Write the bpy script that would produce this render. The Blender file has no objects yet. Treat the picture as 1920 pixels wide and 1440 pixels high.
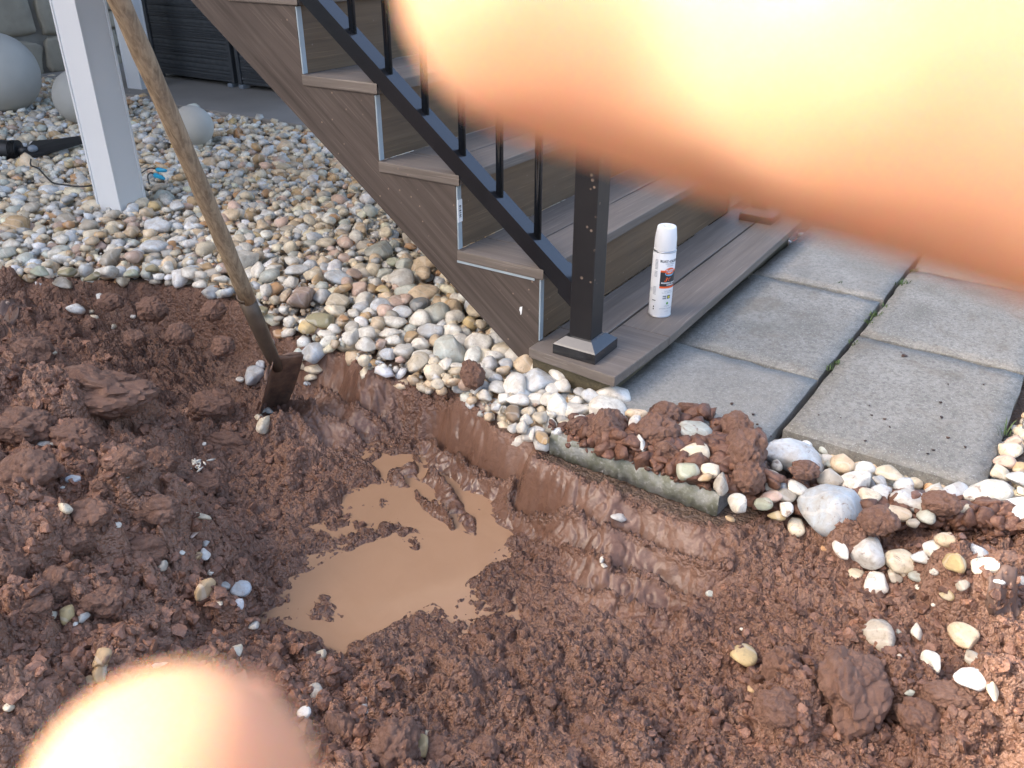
import bpy, bmesh, math, random
import numpy as np
from mathutils import Vector, Matrix

random.seed(7)
rng = np.random.default_rng(11)
scn = bpy.context.scene
COL = scn.collection

# ------------------------------------------------------------------ camera
RC = np.array([[0.5495267806, -0.8354750861, 0.0013030453],
               [-0.3952087393, -0.2613187401, -0.8806375920],
               [0.7360912781, 0.4834189659, -0.4737887015]])      # rows: right, down, forward
CC = np.array([-1.63883, -0.74225, 0.91068])
FPX = 1600.24
cam_d = bpy.data.cameras.new('camera')
cam = bpy.data.objects.new('camera', cam_d); COL.objects.link(cam)
M = Matrix.Identity(4)
for i in range(3):
    M[i][0] = RC[0][i]; M[i][1] = -RC[1][i]; M[i][2] = -RC[2][i]; M[i][3] = CC[i]
cam.matrix_world = M
cam_d.sensor_width = 36.0
cam_d.lens = 36.0 * FPX / 1920.0
cam_d.clip_start = 0.001
cam_d.clip_end = 400.0
cam_d.dof.use_dof = True
cam_d.dof.focus_distance = 1.9
cam_d.dof.aperture_fstop = 17.0
scn.camera = cam

# ------------------------------------------------------------------ light
SUN_EL = math.radians(37.0)
az = np.array([-0.70, 0.714])                       # horizontal direction towards the sun
SUN = np.array([az[0]*math.cos(SUN_EL), az[1]*math.cos(SUN_EL), math.sin(SUN_EL)])
world = bpy.data.worlds.new('World'); scn.world = world
world.use_nodes = True
wn = world.node_tree
bg = wn.nodes['Background']
sky = wn.nodes.new('ShaderNodeTexSky')
sky.sky_type = 'NISHITA'; sky.sun_disc = False
sky.sun_elevation = SUN_EL
sky.sun_rotation = math.atan2(az[0], az[1])
sky.altitude = 100; sky.air_density = 0.85; sky.dust_density = 5.0; sky.ozone_density = 0.0
wn.links.new(sky.outputs[0], bg.inputs[0])
bg.inputs[1].default_value = 0.15
sun_d = bpy.data.lights.new('sun', 'SUN'); sun_d.energy = 2.0; sun_d.angle = math.radians(0.6)
sun_d.color = (1.0, 0.93, 0.82)
sun_o = bpy.data.objects.new('sun', sun_d); COL.objects.link(sun_o)
sun_o.rotation_euler = Vector(SUN).to_track_quat('Z', 'Y').to_euler()
sun_o.location = (0, 0, 6)
scn.view_settings.view_transform = 'Standard'
scn.view_settings.look = 'None'
scn.view_settings.gamma = 1.0
scn.view_settings.use_curve_mapping = False
scn.view_settings.exposure = 2.02
scn.render.engine = 'CYCLES'
scn.cycles.use_denoising = True
scn.cycles.max_bounces = 8

# ------------------------------------------------------------------ measuring helpers
def ray(u, v):
    return RC.T @ np.array([(u-960)/FPX, (v-720)/FPX, 1.0])
def G(u, v, z):                                    # where the line of sight meets the level z
    d = ray(u, v); return CC + d*(z-CC[2])/d[2]
def AT(u, v, t):                                   # point at depth t
    return CC + ray(u, v)*t
def K(r, d, f):                                    # right, down, forward of the photographer
    return CC + RC.T @ np.array([r, d, f], float)
def pxm(P):                                        # pixels per metre at a place
    return FPX / float(RC[2] @ (np.array(P)-CC))

# ------------------------------------------------------------------ object helpers
def link(o, parent=None):
    COL.objects.link(o)
    if parent is not None: o.parent = parent
    return o
def tag(o, label=None, cat=None, group=None, kind=None):
    if label: o['label'] = label
    if cat: o['category'] = cat
    if group: o['group'] = group
    if kind: o['kind'] = kind
    return o
def thing(name, label, cat, loc=(0, 0, 0), group=None):
    o = bpy.data.objects.new(name, None); o.empty_display_size = 0.05
    o.location = loc; link(o)
    return tag(o, label, cat, group)
def mesh_np(name, V, F4, smooth=True):
    """V (n,3); F4 (m,k) equal sized faces"""
    V = np.ascontiguousarray(V, np.float32); F4 = np.ascontiguousarray(F4, np.int32)
    me = bpy.data.meshes.new(name)
    m, k = F4.shape
    me.vertices.add(len(V)); me.vertices.foreach_set('co', V.ravel())
    me.loops.add(m*k); me.loops.foreach_set('vertex_index', F4.ravel())
    me.polygons.add(m)
    me.polygons.foreach_set('loop_start', np.arange(0, m*k, k, dtype=np.int32))
    me.polygons.foreach_set('loop_total', np.full(m, k, np.int32))
    me.update(calc_edges=True)
    me.polygons.foreach_set('use_smooth', np.full(m, smooth))
    return me
def obj(name, me, mat=None, parent=None):
    if isinstance(me, bmesh.types.BMesh):
        bmesh.ops.recalc_face_normals(me, faces=me.faces)
        m2 = bpy.data.meshes.new(name); me.to_mesh(m2); me.free(); me = m2
    if mat is not None and not me.materials: me.materials.append(mat)
    return link(bpy.data.objects.new(name, me), parent)
def prism(poly, z0, z1, bev=0.0, smooth=False):
    """vertical prism over an xy polygon"""
    bm = bmesh.new()
    a = [bm.verts.new((p[0], p[1], z0)) for p in poly]
    b = [bm.verts.new((p[0], p[1], z1)) for p in poly]
    n = len(poly)
    bm.faces.new(b); bm.faces.new(a[::-1])
    for i in range(n): bm.faces.new((a[i], a[(i+1) % n], b[(i+1) % n], b[i]))
    bmesh.ops.recalc_face_normals(bm, faces=bm.faces)
    if bev: bmesh.ops.bevel(bm, geom=list(bm.edges), offset=bev, segments=2, affect='EDGES', profile=0.6)
    return bm
def box(x0, x1, y0, y1, z0, z1, bev=0.0):
    return prism([(x0, y0), (x1, y0), (x1, y1), (x0, y1)], z0, z1, bev)
def sprism(polyyz, x0, x1, bev=0.0):
    """prism with its profile in the yz plane"""
    bm = bmesh.new()
    a = [bm.verts.new((x0, p[0], p[1])) for p in polyyz]
    b = [bm.verts.new((x1, p[0], p[1])) for p in polyyz]
    n = len(polyyz)
    bm.faces.new(a); bm.faces.new(b[::-1])
    for i in range(n): bm.faces.new((a[i], b[i], b[(i+1) % n], a[(i+1) % n]))
    bmesh.ops.recalc_face_normals(bm, faces=bm.faces)
    if bev: bmesh.ops.bevel(bm, geom=list(bm.edges), offset=bev, segments=2, affect='EDGES', profile=0.6)
    return bm
def lathe(prof, n=32, bm=None, axis=None, org=(0, 0, 0)):
    bm = bm or bmesh.new()
    rings = []
    for r, z in prof:
        if r < 1e-6: rings.append([bm.verts.new((0, 0, z))])
        else: rings.append([bm.verts.new((r*math.cos(2*math.pi*i/n), r*math.sin(2*math.pi*i/n), z)) for i in range(n)])
    for a, b in zip(rings, rings[1:]):
        for i in range(n):
            j = (i+1) % n
            if len(a) == 1 and len(b) > 1: bm.faces.new((a[0], b[i], b[j]))
            elif len(b) == 1 and len(a) > 1: bm.faces.new((a[i], b[0], a[j]))
            elif len(a) > 1: bm.faces.new((a[i], b[i], b[j], a[j]))
    for f in bm.faces: f.smooth = True
    return bm
def frame_of(d):
    d = np.array(d, float); d /= np.linalg.norm(d)
    h = np.array([0, 0, 1.0]) if abs(d[2]) < 0.9 else np.array([1.0, 0, 0])
    a = np.cross(h, d); a /= np.linalg.norm(a)
    return d, a, np.cross(d, a)
def tube(pts, rad, n=10, bm=None, cap=True):
    bm = bm or bmesh.new()
    pts = [np.array(p, float) for p in pts]
    if not hasattr(rad, '__len__'): rad = [rad]*len(pts)
    rings = []
    a0 = None
    for i, p in enumerate(pts):
        d = pts[min(i+1, len(pts)-1)] - pts[max(i-1, 0)]
        d /= np.linalg.norm(d)
        if a0 is None: _, a0, _ = frame_of(d)
        a = a0 - d*(a0 @ d); a /= np.linalg.norm(a); a0 = a
        b = np.cross(d, a)
        rings.append([bm.verts.new(tuple(p + rad[i]*(math.cos(2*math.pi*k/n)*a + math.sin(2*math.pi*k/n)*b))) for k in range(n)])
    for r, s in zip(rings, rings[1:]):
        for k in range(n):
            f = bm.faces.new((r[k], r[(k+1) % n], s[(k+1) % n], s[k])); f.smooth = True
    if cap:
        bm.faces.new(rings[0][::-1]); bm.faces.new(rings[-1])
    return bm
def spline(pts, n=8):
    """Catmull-Rom through pts"""
    P = [np.array(p, float) for p in pts]
    P = [2*P[0]-P[1]] + P + [2*P[-1]-P[-2]]
    out = []
    for i in range(1, len(P)-2):
        for t in np.linspace(0, 1, n, endpoint=False):
            a, b, c, d = P[i-1:i+3]
            out.append(0.5*((2*b)+(-a+c)*t+(2*a-5*b+4*c-d)*t*t+(-a+3*b-3*c+d)*t**3))
    out.append(P[-2]); return out

# ------------------------------------------------------------------ numeric noise
def _h(ix, iy, s):
    n = (ix.astype(np.int64)*374761393 + iy.astype(np.int64)*668265263 + s*2147483647) & 0xffffffff
    n = ((n ^ (n >> 13))*1274126177) & 0xffffffff
    n = ((n ^ (n >> 16))*2246822519) & 0xffffffff
    return ((n ^ (n >> 15)) & 0xffffff) / float(0xffffff)
def vnoise(x, y, s=0):
    ix = np.floor(x); iy = np.floor(y); fx = x-ix; fy = y-iy
    ux = fx*fx*fx*(fx*(fx*6-15)+10); uy = fy*fy*fy*(fy*(fy*6-15)+10)
    def g(i, j):
        a = _h(ix+i, iy+j, s)*2*np.pi
        return np.cos(a)*(fx-i) + np.sin(a)*(fy-j)
    return 1.4*((g(0, 0)*(1-ux)+g(1, 0)*ux)*(1-uy) + (g(0, 1)*(1-ux)+g(1, 1)*ux)*uy)
def fbm(x, y, s=0, o=3):
    r = 0; a = 1.0
    for k in range(o): r = r + a*vnoise(x*2**k, y*2**k, s+k*17); a *= 0.5
    return r
def bumps(x, y, cell, s, density=0.8, rmin=0.35, rmax=0.8):
    """union of rounded, faceted lumps, unit height"""
    x = x/cell; y = y/cell
    ix = np.floor(x); iy = np.floor(y); best = np.zeros_like(x)
    for i in (-1, 0, 1):
        for j in (-1, 0, 1):
            cx = ix+i; cy = iy+j
            px = cx + _h(cx, cy, s); py = cy + _h(cx, cy, s+1)
            r = rmin + (rmax-rmin)*_h(cx, cy, s+2)
            on = _h(cx, cy, s+3) < density
            th = _h(cx, cy, s+4)*np.pi; st = 0.65 + 0.35*_h(cx, cy, s+5)
            dx = x-px; dy = y-py
            a = dx*np.cos(th)+dy*np.sin(th); b = (-dx*np.sin(th)+dy*np.cos(th))/st
            d2 = (a*a+b*b)/(r*r)
            h = np.sqrt(np.clip(1-d2, 0, 1))*r
            # a sloping cut makes the top of the lump less round
            h = np.minimum(h, r*(0.62+0.5*(_h(cx, cy, s+6)-0.5)*(a/r) + 0.25*_h(cx, cy, s+7)))
            best = np.maximum(best, np.where(on, h, 0))
    return best*cell
def sstep(a, b, x):
    t = np.clip((x-a)/(b-a), 0, 1); return t*t*(3-2*t)
def sdist(x, y, poly):
    """signed distance to polygon, positive inside"""
    P = np.array(poly, float); n = len(P)
    d = np.full(x.shape, 1e9); ins = np.zeros(x.shape, bool)
    for i in range(n):
        a = P[i]; b = P[(i+1) % n]; e = b-a
        wx = x-a[0]; wy = y-a[1]
        t = np.clip((wx*e[0]+wy*e[1])/(e@e+1e-12), 0, 1)
        d = np.minimum(d, (wx-e[0]*t)**2+(wy-e[1]*t)**2)
        c = ((a[1] <= y) & (b[1] > y)) | ((b[1] <= y) & (a[1] > y))
        xi = a[0] + (y-a[1])*(e[0]/(e[1] if abs(e[1]) > 1e-12 else 1e-12))
        ins ^= c & (x < xi)
    d = np.sqrt(d)
    return np.where(ins, d, -d)

# ------------------------------------------------------------------ materials
MATS = {}
def nodes_of(name):
    m = bpy.data.materials.new(name); m.use_nodes = True
    nt = m.node_tree; b = nt.nodes['Principled BSDF']
    MATS[name] = m
    return m, nt, b, nt.nodes, nt.links
def N(nt, t, **kw):
    n = nt.nodes.new(t)
    for k, v in kw.items(): setattr(n, k, v)
    return n
def noise(nt, vec, scale, detail=4, rough=0.55, dist=0.0):
    n = N(nt, 'ShaderNodeTexNoise'); n.inputs['Scale'].default_value = scale
    n.inputs['Detail'].default_value = detail; n.inputs['Roughness'].default_value = rough
    n.inputs['Distortion'].default_value = dist
    if vec is not None: nt.links.new(vec, n.inputs['Vector'])
    return n.outputs['Fac']
def ramp(nt, fac, stops):
    r = N(nt, 'ShaderNodeValToRGB'); e = r.color_ramp.elements
    while len(e) < len(stops): e.new(0.5)
    for el, (p, c) in zip(e, stops):
        el.position = p; el.color = (c, c, c, 1) if not hasattr(c, '__len__') else (*c[:3], 1)
    nt.links.new(fac, r.inputs['Fac']); return r.outputs['Color']
def mix(nt, fac, a, b, mode='MIX'):
    m = N(nt, 'ShaderNodeMix', data_type='RGBA', blend_type=mode)
    for s, v in ((m.inputs[0], fac), (m.inputs[6], a), (m.inputs[7], b)):
        if hasattr(v, 'is_output'): nt.links.new(v, s)
        elif hasattr(v, '__len__'): s.default_value = (*v[:3], 1)
        else: s.default_value = v
    return m.outputs[2]
def coords(nt, scale=(1, 1, 1), rot=(0, 0, 0), kind='Object'):
    t = N(nt, 'ShaderNodeTexCoord'); mp = N(nt, 'ShaderNodeMapping')
    mp.inputs['Scale'].default_value = scale; mp.inputs['Rotation'].default_value = rot
    nt.links.new(t.outputs[kind], mp.inputs['Vector']); return mp.outputs['Vector']
def bump(nt, b, h, strength=0.3, dist=0.01):
    n = N(nt, 'ShaderNodeBump'); n.inputs['Strength'].default_value = strength
    n.inputs['Distance'].default_value = dist
    nt.links.new(h, n.inputs['Height']); nt.links.new(n.outputs[0], b.inputs['Normal'])
def rough(nt, b, fac, lo, hi):
    m = N(nt, 'ShaderNodeMapRange'); m.inputs[3].default_value = lo; m.inputs[4].default_value = hi
    nt.links.new(fac, m.inputs[0]); nt.links.new(m.outputs[0], b.inputs['Roughness'])

def mat_plain(name, c, r=0.5, metal=0.0, var=0.12, scale=12.0, bmp=0.0):
    m, nt, b, nn, L = nodes_of(name)
    v = coords(nt)
    f = noise(nt, v, scale, 5)
    L.new(mix(nt, f, [x*(1-var) for x in c], [min(1, x*(1+var)) for x in c]), b.inputs['Base Color'])
    rough(nt, b, f, r*0.8, min(1, r*1.2)); b.inputs['Metallic'].default_value = metal
    if bmp: bump(nt, b, noise(nt, v, scale*4, 4), bmp, 0.004)
    return m
def mat_wood(name, dark, light, axis, slope=0.0, r=0.6, contrast=1.0, dirt=0.35):
    """composite decking: long embossed streaks along one axis"""
    m, nt, b, nn, L = nodes_of(name)
    sc = {'x': (2.2, 60, 60), 'y': (60, 2.2, 60), 'z': (60, 60, 2.2)}[axis]
    t = N(nt, 'ShaderNodeTexCoord')
    m1 = N(nt, 'ShaderNodeMapping'); m1.inputs['Rotation'].default_value = (slope, 0, 0)
    L.new(t.outputs['Object'], m1.inputs['Vector'])
    m2 = N(nt, 'ShaderNodeMapping'); m2.inputs['Scale'].default_value = sc
    L.new(m1.outputs[0], m2.inputs['Vector'])
    g = noise(nt, m2.outputs[0], 1.0, 6, 0.62, 0.6)
    m3 = N(nt, 'ShaderNodeMapping'); m3.inputs['Scale'].default_value = tuple(s*4.2 if s > 10 else s*2 for s in sc)
    L.new(m1.outputs[0], m3.inputs['Vector'])
    g2 = noise(nt, m3.outputs[0], 1.0, 3, 0.5, 0.2)
    big = noise(nt, t.outputs['Object'], 7.0, 5, 0.6)
    c1 = mix(nt, ramp(nt, g, [(0.5-0.22/contrast, 0.0), (0.5+0.2/contrast, 1.0)]), dark, light)
    streak = ramp(nt, g2, [(0.60, 0.0), (0.68, 1.0)])
    c2 = mix(nt, streak, c1, [min(1, x*1.55) for x in light])
    c2 = mix(nt, 0.55, c1, c2)
    dirtf = ramp(nt, big, [(0.45, 0.0), (0.75, dirt)])
    c3 = mix(nt, dirtf, c2, (0.115, 0.095, 0.078))
    # splashed specks of dried mud
    sp = N(nt, 'ShaderNodeTexVoronoi'); sp.inputs['Scale'].default_value = 42
    L.new(t.outputs['Object'], sp.inputs['Vector'])
    spf = mix(nt, ramp(nt, sp.outputs['Distance'], [(0.07, 1.0), (0.12, 0.0)]), (0, 0, 0),
              ramp(nt, noise(nt, t.outputs['Object'], 5.0, 2), [(0.52, 0.0), (0.6, 1.0)]))
    c4 = mix(nt, spf, c3, (0.24, 0.17, 0.125))
    L.new(c4, b.inputs['Base Color'])
    rough(nt, b, g, r*0.85, min(1, r*1.15))
    bump(nt, b, g, 0.35, 0.003)
    return m

# mud, soil
def mud_colour(nt, v, L, dark=(0.088, 0.040, 0.024), mid=(0.203, 0.107, 0.070), light=(0.315, 0.190, 0.134)):
    f1 = noise(nt, v, 3.2, 5, 0.6, 0.3); f2 = noise(nt, v, 34.0, 6, 0.65, 0.4); f3 = noise(nt, v, 160.0, 3, 0.6)
    c = mix(nt, ramp(nt, f2, [(0.30, 0.0), (0.66, 1.0)]), dark, mid)
    c = mix(nt, ramp(nt, f1, [(0.40, 0.0), (0.72, 0.75)]), c, light)
    c = mix(nt, ramp(nt, f3, [(0.55, 0.0), (0.75, 0.45)]), c, light)
    return c, f1, f2, f3
m_mud, nt, b, nn, L = nodes_of('wet_clay')
v = coords(nt)
c, f1, f2, f3 = mud_colour(nt, v, L)
wet = N(nt, 'ShaderNodeAttribute'); wet.attribute_name = 'wet'  # wet mud, plus the shade painted into the left hollow
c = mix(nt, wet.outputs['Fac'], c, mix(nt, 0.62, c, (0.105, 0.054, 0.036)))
dry = N(nt, 'ShaderNodeAttribute'); dry.attribute_name = 'dry'
c = mix(nt, dry.outputs['Fac'], c, mix(nt, 0.6, c, (0.285, 0.150, 0.094)))
grav = N(nt, 'ShaderNodeAttribute'); grav.attribute_name = 'bed'
c = mix(nt, grav.outputs['Fac'], c, mix(nt, f2, (0.07, 0.045, 0.032), (0.18, 0.12, 0.085)))
L.new(c, b.inputs['Base Color'])
rr = N(nt, 'ShaderNodeMapRange'); rr.inputs[3].default_value = 0.46; rr.inputs[4].default_value = 0.22
L.new(wet.outputs['Fac'], rr.inputs[0])
ra = N(nt, 'ShaderNodeMath', operation='MULTIPLY_ADD'); ra.inputs[1].default_value = 0.35
L.new(f2, ra.inputs[0]); L.new(rr.outputs[0], ra.inputs[2])
rs = N(nt, 'ShaderNodeMath', operation='SUBTRACT'); rs.inputs[1].default_value = 0.12
L.new(ra.outputs[0], rs.inputs[0]); L.new(rs.outputs[0], b.inputs['Roughness'])
wv_ = N(nt, 'ShaderNodeVectorMath', operation='MULTIPLY_ADD'); wv_.inputs[1].default_value = (0.012, 0.012, 0.012)
nz = N(nt, 'ShaderNodeTexNoise'); nz.inputs['Scale'].default_value = 70; L.new(v, nz.inputs['Vector'])
L.new(nz.outputs['Color'], wv_.inputs[0]); L.new(v, wv_.inputs[2])
acc = None
for sc_, wt in ((75.0, 1.0), (170.0, 0.55)):
    vo = N(nt, 'ShaderNodeTexVoronoi'); vo.inputs['Scale'].default_value = sc_; vo.inputs['Randomness'].default_value = 1.0
    L.new(wv_.outputs[0], vo.inputs['Vector'])
    mm = N(nt, 'ShaderNodeMath', operation='MULTIPLY'); mm.inputs[1].default_value = -wt; L.new(vo.outputs['Distance'], mm.inputs[0])
    if acc is None: acc = mm.outputs[0]
    else:
        ad = N(nt, 'ShaderNodeMath', operation='ADD'); L.new(acc, ad.inputs[0]); L.new(mm.outputs[0], ad.inputs[1]); acc = ad.outputs[0]
hh = N(nt, 'ShaderNodeMath', operation='MULTIPLY_ADD'); hh.inputs[1].default_value = 0.5
L.new(f3, hh.inputs[0]); L.new(acc, hh.inputs[2])
smo = N(nt, 'ShaderNodeAttribute'); smo.attribute_name = 'smear'
bs = N(nt, 'ShaderNodeMapRange'); bs.inputs[3].default_value = 0.9; bs.inputs[4].default_value = 0.12; L.new(smo.outputs['Fac'], bs.inputs[0])
bn = N(nt, 'ShaderNodeBump'); bn.inputs['Distance'].default_value = 0.008
L.new(hh.outputs[0], bn.inputs['Height']); L.new(bs.outputs[0], bn.inputs['Strength']); L.new(bn.outputs[0], b.inputs['Normal'])

m_clod, nt, b, nn, L = nodes_of('clay_lump')
v = coords(nt)
c, f1, f2, f3 = mud_colour(nt, v, L, (0.100, 0.046, 0.028), (0.213, 0.112, 0.073), (0.325, 0.195, 0.138))
oi = N(nt, 'ShaderNodeObjectInfo')
c = mix(nt, ramp(nt, oi.outputs['Random'], [(0.0, 0.0), (1.0, 0.45)]), c, (0.22, 0.115, 0.075))
L.new(c, b.inputs['Base Color']); rough(nt, b, f2, 0.4, 0.75); hq = N(nt, 'ShaderNodeMath', operation='MULTIPLY_ADD'); hq.inputs[1].default_value = 0.5
L.new(f3, hq.inputs[0]); L.new(noise(nt, v, 7.0, 6, 0.72, 0.3), hq.inputs[2]); bump(nt, b, hq.outputs[0], 0.5, 0.02)

m_crumb, nt, b, nn, L = nodes_of('clay_crumb')
v = coords(nt)
at = N(nt, 'ShaderNodeAttribute'); at.attribute_name = 'Col'
f3 = noise(nt, v, 120.0, 4, 0.6)
L.new(mix(nt, ramp(nt, f3, [(0.3, 0.0), (0.7, 0.6)]), at.outputs['Color'], (0.085, 0.040, 0.027)), b.inputs['Base Color'])
rough(nt, b, f3, 0.32, 0.6); bump(nt, b, f3, 0.8, 0.006)

m_water, nt, b, nn, L = nodes_of('muddy_water')
v = coords(nt)
L.new(mix(nt, noise(nt, v, 9.0, 5, 0.6, 1.5), (0.31, 0.185, 0.108), (0.37, 0.228, 0.140)), b.inputs['Base Color'])
b.inputs['Roughness'].default_value = 0.10; b.inputs['IOR'].default_value = 1.33
bump(nt, b, noise(nt, v, 26.0, 2), 0.04, 0.002)

def stone_nodes(name, src):
    m, nt, b, nn, L = nodes_of(name)
    t = N(nt, 'ShaderNodeTexCoord')
    geo = N(nt, 'ShaderNodeNewGeometry')
    if src == 'obj':
        oi = N(nt, 'ShaderNodeObjectInfo'); colr = oi.outputs['Color']
    else:
        a = N(nt, 'ShaderNodeAttribute'); a.attribute_name = 'Col'; colr = a.outputs['Color']
    pos = geo.outputs['Position']
    f = noise(nt, pos, 38.0, 5, 0.65, 0.5); f2 = noise(nt, pos, 150.0, 4, 0.7)
    c = mix(nt, ramp(nt, f, [(0.36, 0.0), (0.62, 0.8)]), colr, mix(nt, 0.6, colr, (0.32, 0.24, 0.15)))
    c = mix(nt, ramp(nt, f2, [(0.56, 0.0), (0.72, 0.5)]), c, (0.16, 0.13, 0.10))
    w = N(nt, 'ShaderNodeTexWave'); w.inputs['Scale'].default_value = 9; w.inputs['Distortion'].default_value = 14
    L.new(pos, w.inputs['Vector'])
    c = mix(nt, ramp(nt, w.outputs['Fac'], [(0.86, 0.0), (0.97, 0.22)]), c, (0.80, 0.76, 0.68))
    L.new(c, b.inputs['Base Color'])
    rough(nt, b, f, 0.45, 0.75); bump(nt, b, mix(nt, 0.5, f, f2), 0.5, 0.006)
    return m, nt, b, c
m_stone, *_ = stone_nodes('river_stone', 'obj')
m_stone_mass, *_ = stone_nodes('river_stone_bed', 'att')
# stones that lie in the mud carry splashes of it, as a shape of their own
m_stone_mud, nt, b, c = stone_nodes('river_stone_muddied', 'obj')
geo = N(nt, 'ShaderNodeNewGeometry')
sp = noise(nt, geo.outputs['Position'], 30.0, 5, 0.7, 1.0)
nt.links.new(mix(nt, ramp(nt, sp, [(0.60, 0.0), (0.70, 0.85)]), c, (0.17, 0.095, 0.066)), b.inputs['Base Color'])

G_SLOPE = math.atan2(0.18996, 0.2421)
m_tread = mat_wood('tread_board', (0.115, 0.095, 0.080), (0.190, 0.162, 0.138), 'x')
m_tread_end = mat_wood('tread_end_board', (0.115, 0.093, 0.077), (0.185, 0.156, 0.132), 'y')
m_riser = mat_wood('riser_board', (0.092, 0.056, 0.028), (0.160, 0.103, 0.056), 'x', dirt=0.2)
m_skirt = mat_wood('skirt_board', (0.050, 0.037, 0.030), (0.104, 0.080, 0.066), 'y', slope=-G_SLOPE, contrast=1.2, dirt=0.15)
m_under = mat_wood('treated_timber', (0.060, 0.050, 0.028), (0.13, 0.105, 0.06), 'x')
m_edge = mat_plain('pale_cut_edge', (0.34, 0.40, 0.43), 0.45, var=0.25, scale=30)
m_sticker = mat_plain('sticker_paper', (0.78, 0.80, 0.80), 0.5)
m_ink = mat_plain('dark_ink', (0.04, 0.045, 0.05), 0.5)

m_black, nt, b, nn, L = nodes_of('black_powder_coat')
v = coords(nt)
sp = N(nt, 'ShaderNodeTexVoronoi'); sp.inputs['Scale'].default_value = 34; L.new(v, sp.inputs['Vector'])
spk = mix(nt, ramp(nt, sp.outputs['Distance'], [(0.10, 1.0), (0.15, 0.0)]), (0, 0, 0),
          ramp(nt, noise(nt, v, 12.0, 2), [(0.50, 0.0), (0.58, 1.0)]))
L.new(mix(nt, spk, mix(nt, noise(nt, v, 20, 4), (0.012, 0.012, 0.014), (0.022, 0.021, 0.022)), (0.20, 0.15, 0.115)), b.inputs['Base Color'])
rough(nt, b, noise(nt, v, 30, 4), 0.30, 0.42)
m_rail, nt, b, nn, L = nodes_of('black_rail_coat')
v = coords(nt)
L.new(mix(nt, noise(nt, v, 20, 4), (0.008, 0.009, 0.011), (0.016, 0.017, 0.020)), b.inputs['Base Color'])
rough(nt, b, noise(nt, v, 30, 4), 0.15, 0.24); b.inputs['Specular IOR Level'].default_value = 1.0

m_paver, nt, b, nn, L = nodes_of('weathered_concrete')
oi = N(nt, 'ShaderNodeObjectInfo'); v = coords(nt)
f1 = noise(nt, v, 5.0, 6, 0.65, 0.3); f2 = noise(nt, v, 90.0, 5, 0.7); f3 = noise(nt, v, 260.0, 3, 0.6)
c = mix(nt, ramp(nt, f1, [(0.34, 0.0), (0.66, 1.0)]), (0.185, 0.176, 0.150), (0.310, 0.296, 0.262))
c = mix(nt, ramp(nt, f2, [(0.44, 0.0), (0.64, 0.75)]), c, (0.125, 0.123, 0.110))
c = mix(nt, ramp(nt, f3, [(0.56, 0.0), (0.70, 0.7)]), c, (0.46, 0.46, 0.44))
c = mix(nt, ramp(nt, noise(nt, v, 2.3, 4, 0.6), [(0.52, 0.0), (0.72, 0.4)]), c, (0.17, 0.165, 0.13))
c = mix(nt, ramp(nt, noise(nt, v, 9.0, 5, 0.7, 0.8), [(0.54, 0.0), (0.70, 0.5)]), c, (0.155, 0.125, 0.092))
c = mix(nt, 0.5, c, mix(nt, ramp(nt, oi.outputs['Random'], [(0, 0.0), (1, 0.5)]), c, (0.36, 0.355, 0.34)))
L.new(c, b.inputs['Base Color']); rough(nt, b, f2, 0.7, 0.95)
bump(nt, b, f2, 0.45, 0.004)

m_moss_edge, nt, b, nn, L = nodes_of('algae_stained_concrete')
v = coords(nt); f1 = noise(nt, v, 30.0, 5, 0.6); f2 = noise(nt, v, 100, 4, 0.6)
c = mix(nt, ramp(nt, f1, [(0.35, 0.0), (0.6, 1.0)]), (0.32, 0.325, 0.295), (0.17, 0.175, 0.125))
L.new(mix(nt, ramp(nt, f2, [(0.55, 0), (0.7, 0.7)]), c, (0.45, 0.46, 0.43)), b.inputs['Base Color'])
bump(nt, b, f1, 0.6, 0.006); b.inputs['Roughness'].default_value = 0.75

m_white = mat_plain('white_post_wrap', (0.74, 0.75, 0.75), 0.42, var=0.04, scale=4)
m_sphere = mat_plain('cast_concrete_ball', (0.47, 0.46, 0.42), 0.8, var=0.16, scale=7, bmp=0.25)
m_slab = mat_plain('grey_concrete_slab', (0.27, 0.255, 0.235), 0.85, var=0.2, scale=6, bmp=0.3)
m_wallstone = mat_plain('buff_wall_stone', (0.36, 0.32, 0.25), 0.85, var=0.35, scale=9, bmp=0.6)
m_mortar = mat_plain('mortar', (0.25, 0.235, 0.205), 0.9, var=0.2, scale=20, bmp=0.4)
m_siding = mat_plain('pale_siding', (0.55, 0.54, 0.50), 0.6, var=0.05)
m_roof = mat_plain('dark_roof_shingle', (0.09, 0.085, 0.08), 0.8, var=0.3, scale=20)
m_plastic = mat_plain('black_plastic', (0.018, 0.019, 0.020), 0.45, var=0.2)
m_bluenut = mat_plain('blue_plastic', (0.02, 0.36, 0.62), 0.4, var=0.1)
m_grass = mat_plain('moss_green', (0.075, 0.12, 0.035), 0.7, var=0.4, scale=60)
m_lawn = mat_plain('dry_lawn', (0.17, 0.17, 0.075), 0.9, var=0.3, scale=3)
m_root = mat_plain('pale_root_fibre', (0.68, 0.63, 0.52), 0.7, var=0.15)
m_tarp = mat_plain('grey_landscape_fabric', (0.15, 0.095, 0.073), 0.55, var=0.35, scale=25, bmp=0.4)

m_wicker, nt, b, nn, L = nodes_of('black_resin_weave')
v = coords(nt)
f = noise(nt, v, 24, 4)
L.new(mix(nt, f, (0.030, 0.034, 0.040), (0.075, 0.082, 0.090)), b.inputs['Base Color']); rough(nt, b, f, 0.35, 0.6)

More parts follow.
